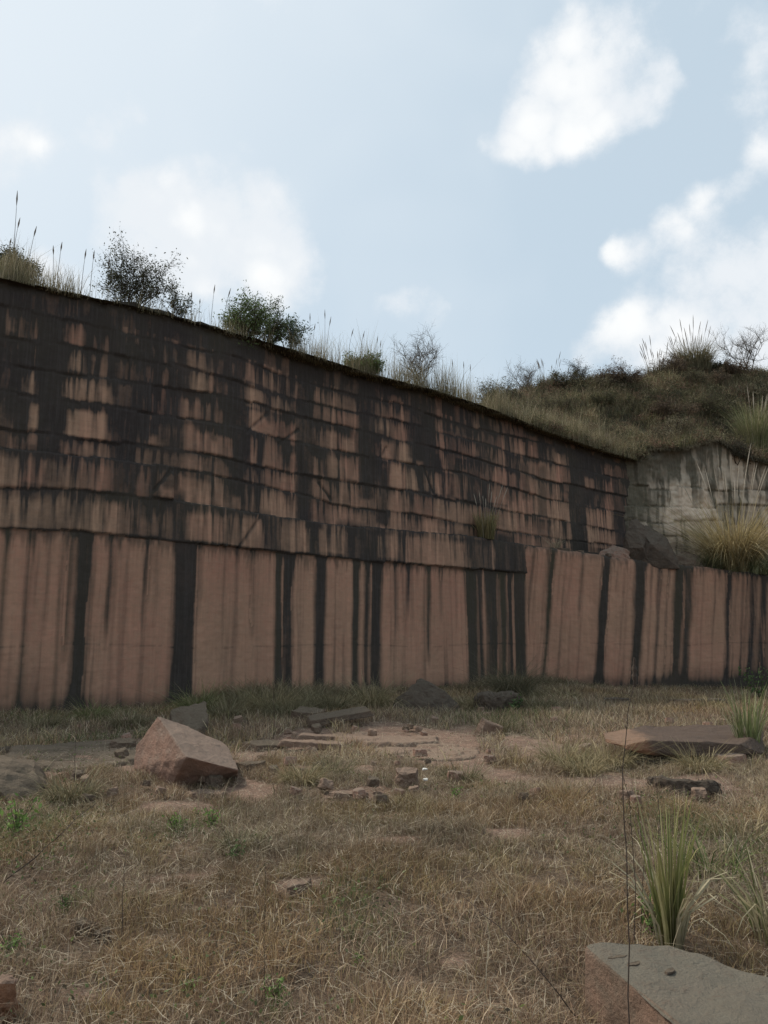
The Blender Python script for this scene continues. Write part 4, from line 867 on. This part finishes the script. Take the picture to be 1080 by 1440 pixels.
def fringe_weed(name, label, loc, n, h, size, col, group=None, spread=.5, cat='weed', upr=1.0):
    """leafy weed: a few stems with leaves"""
    root = empty(name, loc, label, cat, group); ch = []; cen = []
    for i in range(n):
        a = random.uniform(0, 6.28); le = random.uniform(.1, spread); L_ = h * random.uniform(.5, 1)
        pts = [Vector((math.cos(a) * le * L_ * s ** 1.3, math.sin(a) * le * L_ * s ** 1.3, L_ * s * upr)) for s in (0, .3, .6, 1)]
        ch.append((pts, [.006 * h + .001, .005 * h + .001, .004 * h + .001, .001]))
        for k in range(max(5, int(14 * L_ / max(size * 3, .01) * .35))):
            s = random.uniform(.2, 1); q = pts[0].lerp(pts[3], s); cen.append(q + Vector((random.gauss(0, 1), random.gauss(0, 1), random.gauss(0, .6))) * size * .8)
    tubes('stem', ch, M_twig, root, 4)
    cen = np.array([tuple(c) for c in cen]); m = len(cen)
    leaves('foliage', cen, size * rng.uniform(.6, 1.3, m), np.array(col) * rng.uniform(.6, 1.35, (m, 1)), M_leaf, root, asp=.45)
    return root
def shrub(name, label, loc, h, wdt, nb, leafn, lsize, col, leafy=1.0, cat='shrub', group=None, seed=0, upright=.6, droop=0.0):
    rs = random.Random(seed); root = empty(name, loc, label, cat, group); ch = []; tips = []
    def grow(p, d, L_, r, lev):
        pts = [p]; rad = [r]; n = 5
        for i in range(n):
            d = (d + Vector((rs.gauss(0, .16), rs.gauss(0, .16), rs.gauss(0, .10) + .04 * upright))).normalized()
            p = p + d * L_ / n; pts.append(p); rad.append(r * (1 - .75 * (i + 1) / n))
            if lev < 3 and i >= (1 if lev == 0 else 0):
                for _ in range(2 if lev < 2 else 1):
                    sd_ = Vector((rs.gauss(0, 1), rs.gauss(0, 1), rs.gauss(.15, .5))).normalized()
                    nd = (d * .75 + sd_ * .8).normalized()
                    grow(p, nd, L_ * rs.uniform(.38, .6), r * .45, lev + 1)
            if lev >= 1: tips.append((p, lev))
        ch.append((pts, rad))
    for i in range(nb):
        a = 2 * math.pi * (i + rs.random()) / nb; d = Vector((math.cos(a) * wdt / h * .7, math.sin(a) * wdt / h * .7, 1)).normalized()
        grow(Vector((math.cos(a) * .06, math.sin(a) * .06, -.05)), d, h * rs.uniform(.5, .72), .012 * h + .004, 0)
    tubes('trunk', ch, M_bark if leafy < .05 else M_twig, root, 4)
    if leafn:
        T_ = np.array([tuple(t[0]) for t in tips]); idx = rng.integers(len(T_), size=leafn)
        cen = T_[idx] + rng.normal(0, .05 * h, (leafn, 3)); cen[:, 2] -= droop * rng.random(leafn)
        tone = .6 + .9 * fbm(cen[:, 0] * 3 + 5, cen[:, 2] * 3 + 9, seed + 300)
        leaves('crown', cen, lsize * rng.uniform(.6, 1.4, leafn), np.array(col) * (tone * rng.uniform(.7, 1.3, leafn))[:, None], M_leaf, root, asp=.4)
    return root
def rimp(px, back=.5):                                           # a spot on top of the long wall, a bit behind the rim
    t, _, _ = wall_hit(px, 500); p = P0 + WD * t - WN * back
    # correct for parallax of the setback
    for _ in range(4):
        q, _y = proj(p.x, p.y, float(ztop(t))); t += (px - q) * .012; p = P0 + WD * t - WN * back
    z = hill_h(np.array(p.x), np.array(p.y), float(ztop(t)), back)
    return Vector((p.x, p.y, float(z)))
def sc(py, p): return max(.4, P(540, py, p.y).z - p.z)                    # height needed to reach photo row py
p = rimp(180, .6); shrub('shrub', 'airy dark twiggy shrub, the largest on the rim of the dark wall at the left', p, sc(358, p), 1.25, 7, 5200, .065, (.085, .09, .055), seed=1)
p = rimp(250, .4); shrub('sapling', 'thin upright sapling between the two big rim shrubs', p, sc(402, p), .35, 3, 520, .08, (.08, .09, .055), seed=2, cat='sapling')
p = rimp(345, .5); shrub('shrub', 'green bushy shrub on the rim right of the thin sapling', p, sc(413, p), 1.05, 8, 5400, .075, (.11, .15, .055), seed=3)
p = rimp(404, .4); shrub('sapling', 'pointed blue-green sapling with feathery side sprays, right of the green rim shrub', p, sc(430, p), .6, 3, 1500, .08, (.07, .10, .06), seed=4, cat='sapling')
p = rimp(380, .5); shrub('shrub', 'small green shrub between the bushy rim shrub and the pointed sapling', p, sc(444, p), .5, 5, 1300, .075, (.09, .12, .05), seed=14)
p = rimp(515, .4); shrub('shrub', 'low bright green leafy bush on the middle of the rim', p, sc(492, p), 1.0, 8, 4200, .075, (.13, .17, .06), seed=5)
p = rimp(590, .6); shrub('bare_bush', 'leafless grey bush with spreading twigs on the rim of the long wall', p, sc(472, p), 1.2, 5, 0, .05, (.1, .1, .1), leafy=0, seed=6, cat='bush')
p = P(18, 372, 34.0); p.z -= 3.2
root = empty('tree', p, 'dark dense treetop behind the grass bank at the left edge', 'tree')
tubes('trunk', [([Vector((0, 0, -1.5)), Vector((.05, 0, 1)), Vector((0, .1, 3)), Vector((-.2, 0, 3.9))], [.16, .13, .09, .03])] + [([Vector((0, 0, 1.2 + k * .3)), Vector((math.cos(k * 2.1), math.sin(k * 2.1), 2.2 + k * .25))], [.06, .02]) for k in range(6)], M_bark, root, 6)
cl = rng.normal(0, 1, (46, 3)) * np.array([.62, .62, .55]) + np.array([0, 0, 2.75]); cl[:, 2] = np.minimum(cl[:, 2], 3.55 - .5 * np.abs(cl[:, 0]))
idx = rng.integers(46, size=13000); cen = cl[idx] + rng.normal(0, .17, (13000, 3))
leaves('crown', cen, rng.uniform(.05, .13, 13000), np.array([.028, .036, .02]) * rng.uniform(.6, 1.4, (13000, 1)), M_leaf, root)
def hillp(px, r=7.3):                                            # a spot on the crest of the hill seen at px
    best = None
    for j, (q, d, z0) in enumerate(rim):
        x_, y_ = q.x + d.x * r, q.y + d.y * r; a, _ = proj(x_, y_, z0 + 2)
        if best is None or abs(a - px) < best[0]: best = (abs(a - px), x_, y_, z0)
    return Vector((best[1], best[2], float(hill_h(np.array(best[1]), np.array(best[2]), best[3], r))))
STRAW = [(.34, .27, .15), (.27, .22, .12), (.20, .18, .09), (.42, .34, .2)]
OLIVE = [(.19, .155, .09), (.24, .21, .12), (.33, .28, .17), (.12, .115, .06)]
GREENY = [(.13, .16, .05), (.2, .21, .08), (.09, .12, .04), (.36, .30, .17)]
p = hillp(985); tuft('plume_grass', 'tall fountain of plumed grass, highest on the hill skyline at the right', p, 1500, sc(470, p), .9, .022, OLIVE, 16, sc(452, p), lean=.38, curl=.35, plume_mat=M_plumed)
p = hillp(930); tuft('plume_grass', 'clump of thin upright plumed reeds left of the tall fountain of grass on the skyline', p, 260, sc(505, p), .6, .022, OLIVE, 18, sc(478, p), lean=.2, curl=.1, plume_mat=M_plumed)
p = hillp(775); tuft('plume_grass', 'thin wispy clump of reeds at the left end of the hill skyline', p, 200, sc(522, p), .6, .02, OLIVE, 10, sc(500, p), lean=.25, curl=.1, plume_mat=M_plumed)
p = hillp(820); shrub('shrub', 'small dark leafy shrub sticking up on the hill skyline left of the reeds', p, sc(505, p), .8, 5, 700, .07, (.05, .055, .035), seed=8)
p = hillp(745); shrub('bare_bush', 'thin brown twiggy bush at the far left of the hill skyline', p, sc(505, p), .8, 4, 120, .05, (.09, .08, .06), leafy=0, seed=9, cat='bush')
p = hillp(1062); shrub('bare_bush', 'tall leafless forked bush on the skyline at the right edge', p, sc(458, p), 1.0, 4, 0, .05, (.1, .1, .1), leafy=0, seed=10, cat='bush')
p = hillp(1020); shrub('shrub', 'dark leafy shrub on the skyline right of the tall fountain of grass', p, sc(508, p), .9, 6, 1400, .08, (.04, .05, .03), seed=11)
p = hillp(900); shrub('shrub', 'rounded dark brown shrub on the crest left of the plumed reeds', p, sc(520, p), 1.4, 7, 2000, .07, (.07, .06, .04), seed=12)
p = hillp(850); shrub('shrub', 'broad low brown shrub on the crest above the end of the long wall', p, sc(522, p), 1.5, 7, 2000, .07, (.08, .065, .045), seed=13)
for px, r_, py, lb in [(700,6.5,545,'low brown scrub mound at the left tail of the hill crest'),(800,6.8,532,'brown scrub mound under the small dark skyline shrub'),(872,6.0,524,'dark scrub mound between the two broad crest shrubs'),(955,6.5,512,'olive scrub mound just below the plumed reeds'),(1040,6.6,520,'dark scrub mound between the two skyline clumps at the right'),(930,3.2,575,'reddish brown scrub halfway up the hill under the reeds'),(1000,3.4,565,'grey-brown scrub halfway up the hill at the right'),(850,4.4,560,'dark scrub on the slope above the end of the long wall')]:
    p = hillp(px, r_); shrub('scrub_bush', lb, p, max(.7, sc(py - 16, p)), 1.9, 8, 2400, .085, random.choice([(.10,.095,.05),(.14,.10,.065),(.12,.085,.055)]), seed=px)
SB = 'rough brown bush on the slope of the hill above the end of the walls'
for k_ in range(16):
    p = hillp(690 + k_ * 25 + random.uniform(-9, 9), random.uniform(1.2, 6.2))
    shrub('scrub_bush', SB, p, random.uniform(.7, 1.25), 1.6, 7, 1500, .075, random.choice([(.12,.11,.06),(.18,.13,.085),(.09,.085,.05),(.22,.19,.12)]), seed=400 + k_, group='rough bushes scattered over the hill slope')
p = hillp(1030, .5); shrub('scrub_bush', 'dark bush hanging over the pale back wall left of the tall green clump', p - Vector((0, .2, .5)), 1.5, 1.3, 8, 2600, .08, (.06, .055, .035), seed=91)
p = hillp(1062, 1.2); tuft('plume_grass', 'tall green clump of grass growing above the pale back wall at the right edge', p, 800, sc(555, p) + .2, .5, .02, [(.16, .18, .07), (.24, .23, .11), (.32, .28, .16)], 7, sc(540, p), lean=.3, curl=.12)
p = hillp(865, .8); tuft('grass_tuft', 'tuft of yellowish grass on the rim above the end of the long wall', p, 260, .9, .3, .022, STRAW, lean=.4)
p = hillp(835, .8); tuft('grass_tuft', 'grey-brown scraggly tuft on the rim left of the yellowish tuft', p, 260, .8, .5, .02, [(.24, .2, .17), (.18, .15, .12)], lean=.5)
def shelfp(px, back):
    t, _, _ = wall_hit(px, 800, BEND, BD); p = BEND + BD * t - BN * back
    for _ in range(4):
        q, _y = proj(p.x, p.y, 4.); t += (px - q) * .02; p = BEND + BD * t - BN * back
    return Vector((p.x, p.y, float(np.interp(t, BTOP[:, 0], BTOP[:, 1])) + .02))
p = shelfp(1035, .9); tuft('golden_grass', 'big golden fountain of dry grass with pale plumes on the shelf at the right', p, 2600, sc(690, p), .75, .022, [(.48, .37, .18), (.40, .31, .16), (.58, .48, .29), (.26, .22, .11)], 16, sc(628, p), lean=.65, curl=.45)
p = shelfp(1062, .45); tuft('grass_tuft', 'green arching grass hanging over the bench edge under the golden grass', p, 800, 1.15, .5, .026, [(.2, .22, .1), (.32, .31, .18), (.13, .15, .07)], lean=1.0, curl=.8)
p = shelfp(1000, .5); tuft('grass_tuft', 'dark green weeds at the left foot of the golden grass on the shelf', p, 500, .85, .4, .022, [(.11, .12, .06), (.15, .14, .07)], lean=.6, curl=.4)
t_ = wall_hit(686, 752)[0]; p = P0 + WD * t_ + WN * .0; p.z = float(line_z(1, t_)) - .0
p.x -= WN.x * .08; p.y -= WN.y * .08
tuft('golden_grass', 'upright straw-coloured tuft growing out of the long wall above the wet dark streaks', p, 420, 1.25, .28, .018, [(.36, .28, .13), (.28, .22, .11), (.2, .19, .09)], 9, 1.9, lean=.22, curl=.15)
p = P0 + WD * wall_hit(770, 768)[0]; p.z = float(line_z(1, 15)) - .1
tuft('grass_tuft', 'small pale dry sprig at the left end of the shelf', Vector((p.x + .25, p.y - .3, p.z)), 60, .55, .2, .014, [(.4, .33, .22)], lean=.7)
# reeds standing up from the rim
LB = 'thin dry reed with a seed head on the rim of the long dark wall'
for i, (px, py) in enumerate([(14,268),(20,306),(44,318),(70,345),(82,340),(116,350),(128,352),(10,335),(300,400),(322,405),(436,440),(457,435),(466,445),(497,462),(514,465),(532,472),(538,478),(443,455),(605,480),(618,495),(640,505),(655,508),(664,512),(232,400),(240,395),(268,410),(280,420),(150,362)]):
    p = rimp(px, .3 + .4 * random.random()); h = sc(py, p); rt = empty('reed', p, LB, 'reed', 'thin reeds along the rim of the long wall')
    lx = random.uniform(-.05, .14); pts = [Vector((lx * h * s * s, 0, h * s)) for s in (0, .4, .75, .82, .9, 1)]
    q0 = Vector((pts[-1].x, 0, 0)); pts = [a - q0 * .9 for a in pts]
    tubes('stem', [(pts[:4], [.008, .007, .005, .004])], M_bark, rt, 4); tubes('seed_head', [(pts[3:], [.006, .02, .004])], M_plumed, rt, 4)
# grass along the foot of the walls
FT = [(278,1003,.9,GREENY,'green-yellow tuft against the black streak behind the dull block'),(345,1000,.8,OLIVE,'olive tuft at the wall foot left of the pale curling tuft'),(378,1005,1.05,STRAW,'pale curling dry tuft at the foot of the wall above the thin stones'),
 (405,1010,.8,OLIVE,'dark olive tuft at the wall foot right of the pale curling tuft'),(440,998,.85,OLIVE,'olive tuft below the narrow black streak'),(470,1000,.7,OLIVE,'low olive tuft at the wall foot left of the tall arching one'),(524,998,1.0,STRAW,'tall arching dry tuft left of the pointed dark boulder'),(668,1000,.7,STRAW,'dry tuft just right of the pointed dark boulder'),
 (722,985,1.5,[(.15,.13,.08),(.1,.09,.05)],'tall dark wispy tuft in front of the wide wet black streaks'),(745,985,.7,STRAW,'low dry tuft right of the wide wet black streaks'),(760,1000,.7,OLIVE,'low olive tuft near the corner of the bench wall'),(800,985,.6,STRAW,'low dry tuft under the right-hand panels'),(855,1078,.5,STRAW,'dry tuft at the left end of the orange-ended slab'),
 (790,1075,.5,STRAW,'bushy dry tuft left of the orange-ended slab'),(320,1010,.6,OLIVE,'dark tuft just right of the dull block'),(130,1012,.55,GREENY,'green low tuft at the wall foot at the left'),(60,1025,.5,OLIVE,'olive tuft at the left by the wall foot'),(180,1022,.55,OLIVE,'dark olive tuft left of the dull block'),
 (700,1030,.55,OLIVE,'grey-green tuft above the pale upright stone'),(1000,1000,.5,STRAW,'low dry tuft at the right under the bench wall'),(425,1100,.35,STRAW,'dry tuft below the thin stones'),(470,1090,.35,OLIVE,'olive tuft at the broken front edge of the bare rock'),(650,1100,.35,OLIVE,'green tuft at the right of the white scraps'),(820,1088,.4,STRAW,'dry tuft at the left of the bare brown rock'),(985,1085,.45,STRAW,'dry tuft at the right of the dark hollow'),(100,1125,.4,OLIVE,'olive tuft right of the rounded grey boulder'),(340,1190,.22,OLIVE,'dark olive tuft in the mid left grass')]
for (px, py, h, c_, lb) in FT:
    tuft('grass_tuft', lb, gp(px, py), int(380 + 320 * h), h, .36 * min(1, h + .2), .006 + .003 * h, c_, lean=.75, curl=.65, group='grass tufts on the quarry floor')
# green weeds on the floor
for (px, py, h, s, lb) in [(22,1180,.32,.05,'bright green leafy weed at the left edge below the grey boulder'),(245,1172,.2,.03,'bright green weed, left of a pair below the big tilted block'),(297,1165,.2,.03,'bright green weed, right of a pair below the big tilted block'),(90,1285,.12,.02,'small green weed near the two dark stones at the lower left'),
 (388,1412,.12,.02,'small green weed at the bottom, left of centre'),(505,1358,.06,.015,'tiny green weed in the middle of the foreground'),(15,1345,.12,.02,'yellow-green weed at the left edge near the bottom'),(330,1210,.12,.03,'low dark green weed below the pair of bright weeds'),(265,1398,.08,.018,'tiny green weed at the bottom left of the first small one'),
 (640,1125,.15,.03,'green weed below the white scraps'),(725,1003,.5,.09,'dark green weed at the foot of the wet black streaks'),(920,1320,.28,.035,'bright green leafy weed at the foot of the tall green grass beside the foreground slab'),(1070,985,1.2,.1,'dark green leafy bush under the bench wall at the right edge')]:
    fringe_weed('weed', lb, gp(px, py), 16 if h < .4 else 16, h, s, (.17, .26, .07) if h < .35 and 'dark' not in lb else (.085, .13, .045), spread=.7)
# hero clumps at the right
p = gp(943, 1338); tuft('tall_green_grass', 'tall green clump of coarse grass with curled pale tips behind the foreground slab', p, 90, .92, .05, .012, [(.22, .22, .075), (.32, .29, .12), (.15, .165, .06), (.38, .34, .17)], lean=.13, curl=.10, hmin=.45)
q = bpy.context.scene.collection.objects[-1]
n = 26; a = rng.uniform(0, 6.28, n)
root = empty('dry_grass_leaves', p, 'pale curled dead leaves arching out of the tall green clump behind the foreground slab', 'grass')
blades('leaves', np.stack([np.cos(a) * .05, np.sin(a) * .05, np.full(n, .0)], 1), rng.uniform(.45, .85, n), np.full(n, .013), a, rng.uniform(.35, .8, n), np.array([.46, .4, .26]) * rng.uniform(.7, 1.1, (n, 1)), M_blade, root, seg=3, droop=rng.uniform(.3, .95, n))
p = gp(1085, 1352); tuft('tall_green_grass', 'green and straw clump of coarse grass at the right edge above the foreground slab', p + Vector((.12, .2, 0)), 90, .8, .10, .013, [(.15, .17, .06), (.3, .27, .14), (.42, .36, .22)], lean=.45, curl=.35)
p = gp(1052, 1062); tuft('tall_green_grass', 'upright light green clump with pale tips at the right edge beyond the orange-ended slab', p, 130, 1.2, .14, .015, [(.2, .23, .09), (.36, .34, .2), (.15, .17, .07)], lean=.22, curl=.12)
p = gp(1000, 1230); tuft('grass_tuft', 'sparse green and straw tuft right of the tall green clump', p, 90, .45, .25, .008, GREENY, lean=.7, curl=.4)
p = gp(1040, 1180); tuft('grass_tuft', 'sparse straw tuft at the right edge above the sparse green one', p, 90, .45, .25, .008, STRAW, lean=.7, curl=.4)
# thin dark stalks
def stalk(label, pts, r, head=False):
    c_ = pts[0].copy(); root = empty('weed_stalk', c_, label, 'stalk'); L_ = [q_ - c_ for q_ in pts]
    fine = []
    for i in range(len(L_) - 1):
        for s in (0, .34, .67): fine.append(L_[i].lerp(L_[i + 1], s) + Vector((random.gauss(0, 1), random.gauss(0, 1), 0)) * r * 1.3)
    fine.append(L_[-1]); m = len(fine)
    ch = [(fine, [r * (1 - .6 * i / (m - 1)) for i in range(m)])]
    for i in range(m // 3, m - 1, 2):
        d = Vector((random.gauss(0, 1), random.gauss(0, 1), 1.2)).normalized() * random.uniform(.02, .06)
        ch.append(([fine[i], fine[i] + d], [r * .5, r * .2]))
    tubes('stem', ch, M_twig, root, 5)
    if head:
        e = fine[-1]; tubes('seed_head', [([e + Vector((random.gauss(0, .0015), random.gauss(0, .0015), z_ * .011 - .06)) for z_ in range(12)], [.002 + .011 * math.sin(.25 + z_ * .26) * random.uniform(.4, 1.2) for z_ in range(12)])], M_twig, root, 6)
b = Vector((P(886, 1440, 3.3).x, 3.3, 0)); stalk('tall dark weed stalk with a reddish seed head crossing in front of the foreground slab', [b, P(884,1400,3.3), P(880,1200,3.32), P(874,1080,3.34), P(884,1000,3.36), P(892,945,3.38)], .0032, True)
b = gp(895, 1350); stalk('thinner dark stalk just right of the tall one beside the foreground slab', [b, P(893,1250,b.y), P(884,1120,b.y), P(869,1060,b.y)], .0028)
b = gp(900, 1330); stalk('third thin dark stalk beside the tall green clump', [b, P(905,1200,b.y), P(897,1130,b.y)], .0025)
b = gp(926, 1200); stalk('short dark stalk above the tall green clump', [b, P(926,1150,b.y), P(922,1090,b.y)], .003)
b = gp(372, 1405); stalk('thin straight brown stalk left of centre in the foreground grass', [b, P(372,1330,b.y), P(373,1215,b.y)], .002)
b = gp(170, 1325); stalk('thin dark stalk above the two dark stones at the lower left', [b, P(172,1260,b.y), P(178,1200,b.y)], .0026)
b = gp(105, 1120); stalk('thin stalk standing in front of the grey flat outcrop', [b, P(106,1080,b.y), P(107,1035,b.y)], .004)
b = gp(826, 1450); stalk('long thin dark twig leaning left across the lower right foreground', [b, P(770,1375,b.y + .02), P(700,1302,b.y + .2), P(645,1255,b.y + .45)], .0034)
b = gp(2, 1242); stalk('long dark twig lying slanted in the grass at the left edge', [b, P(50,1205,b.y + .1), P(95,1165,b.y + .25), P(135,1130,b.y + .5)], .005)
b = gp(385, 1040); stalk('thin dark stalk standing by the pale flat stone right of the big block', [b, P(386,1000,b.y), P(384,960,b.y)], .005)
b = gp(815, 1130); stalk('short thin stalk left of the bare brown rock', [b, P(838,1100,b.y), P(840,1075,b.y)], .003)
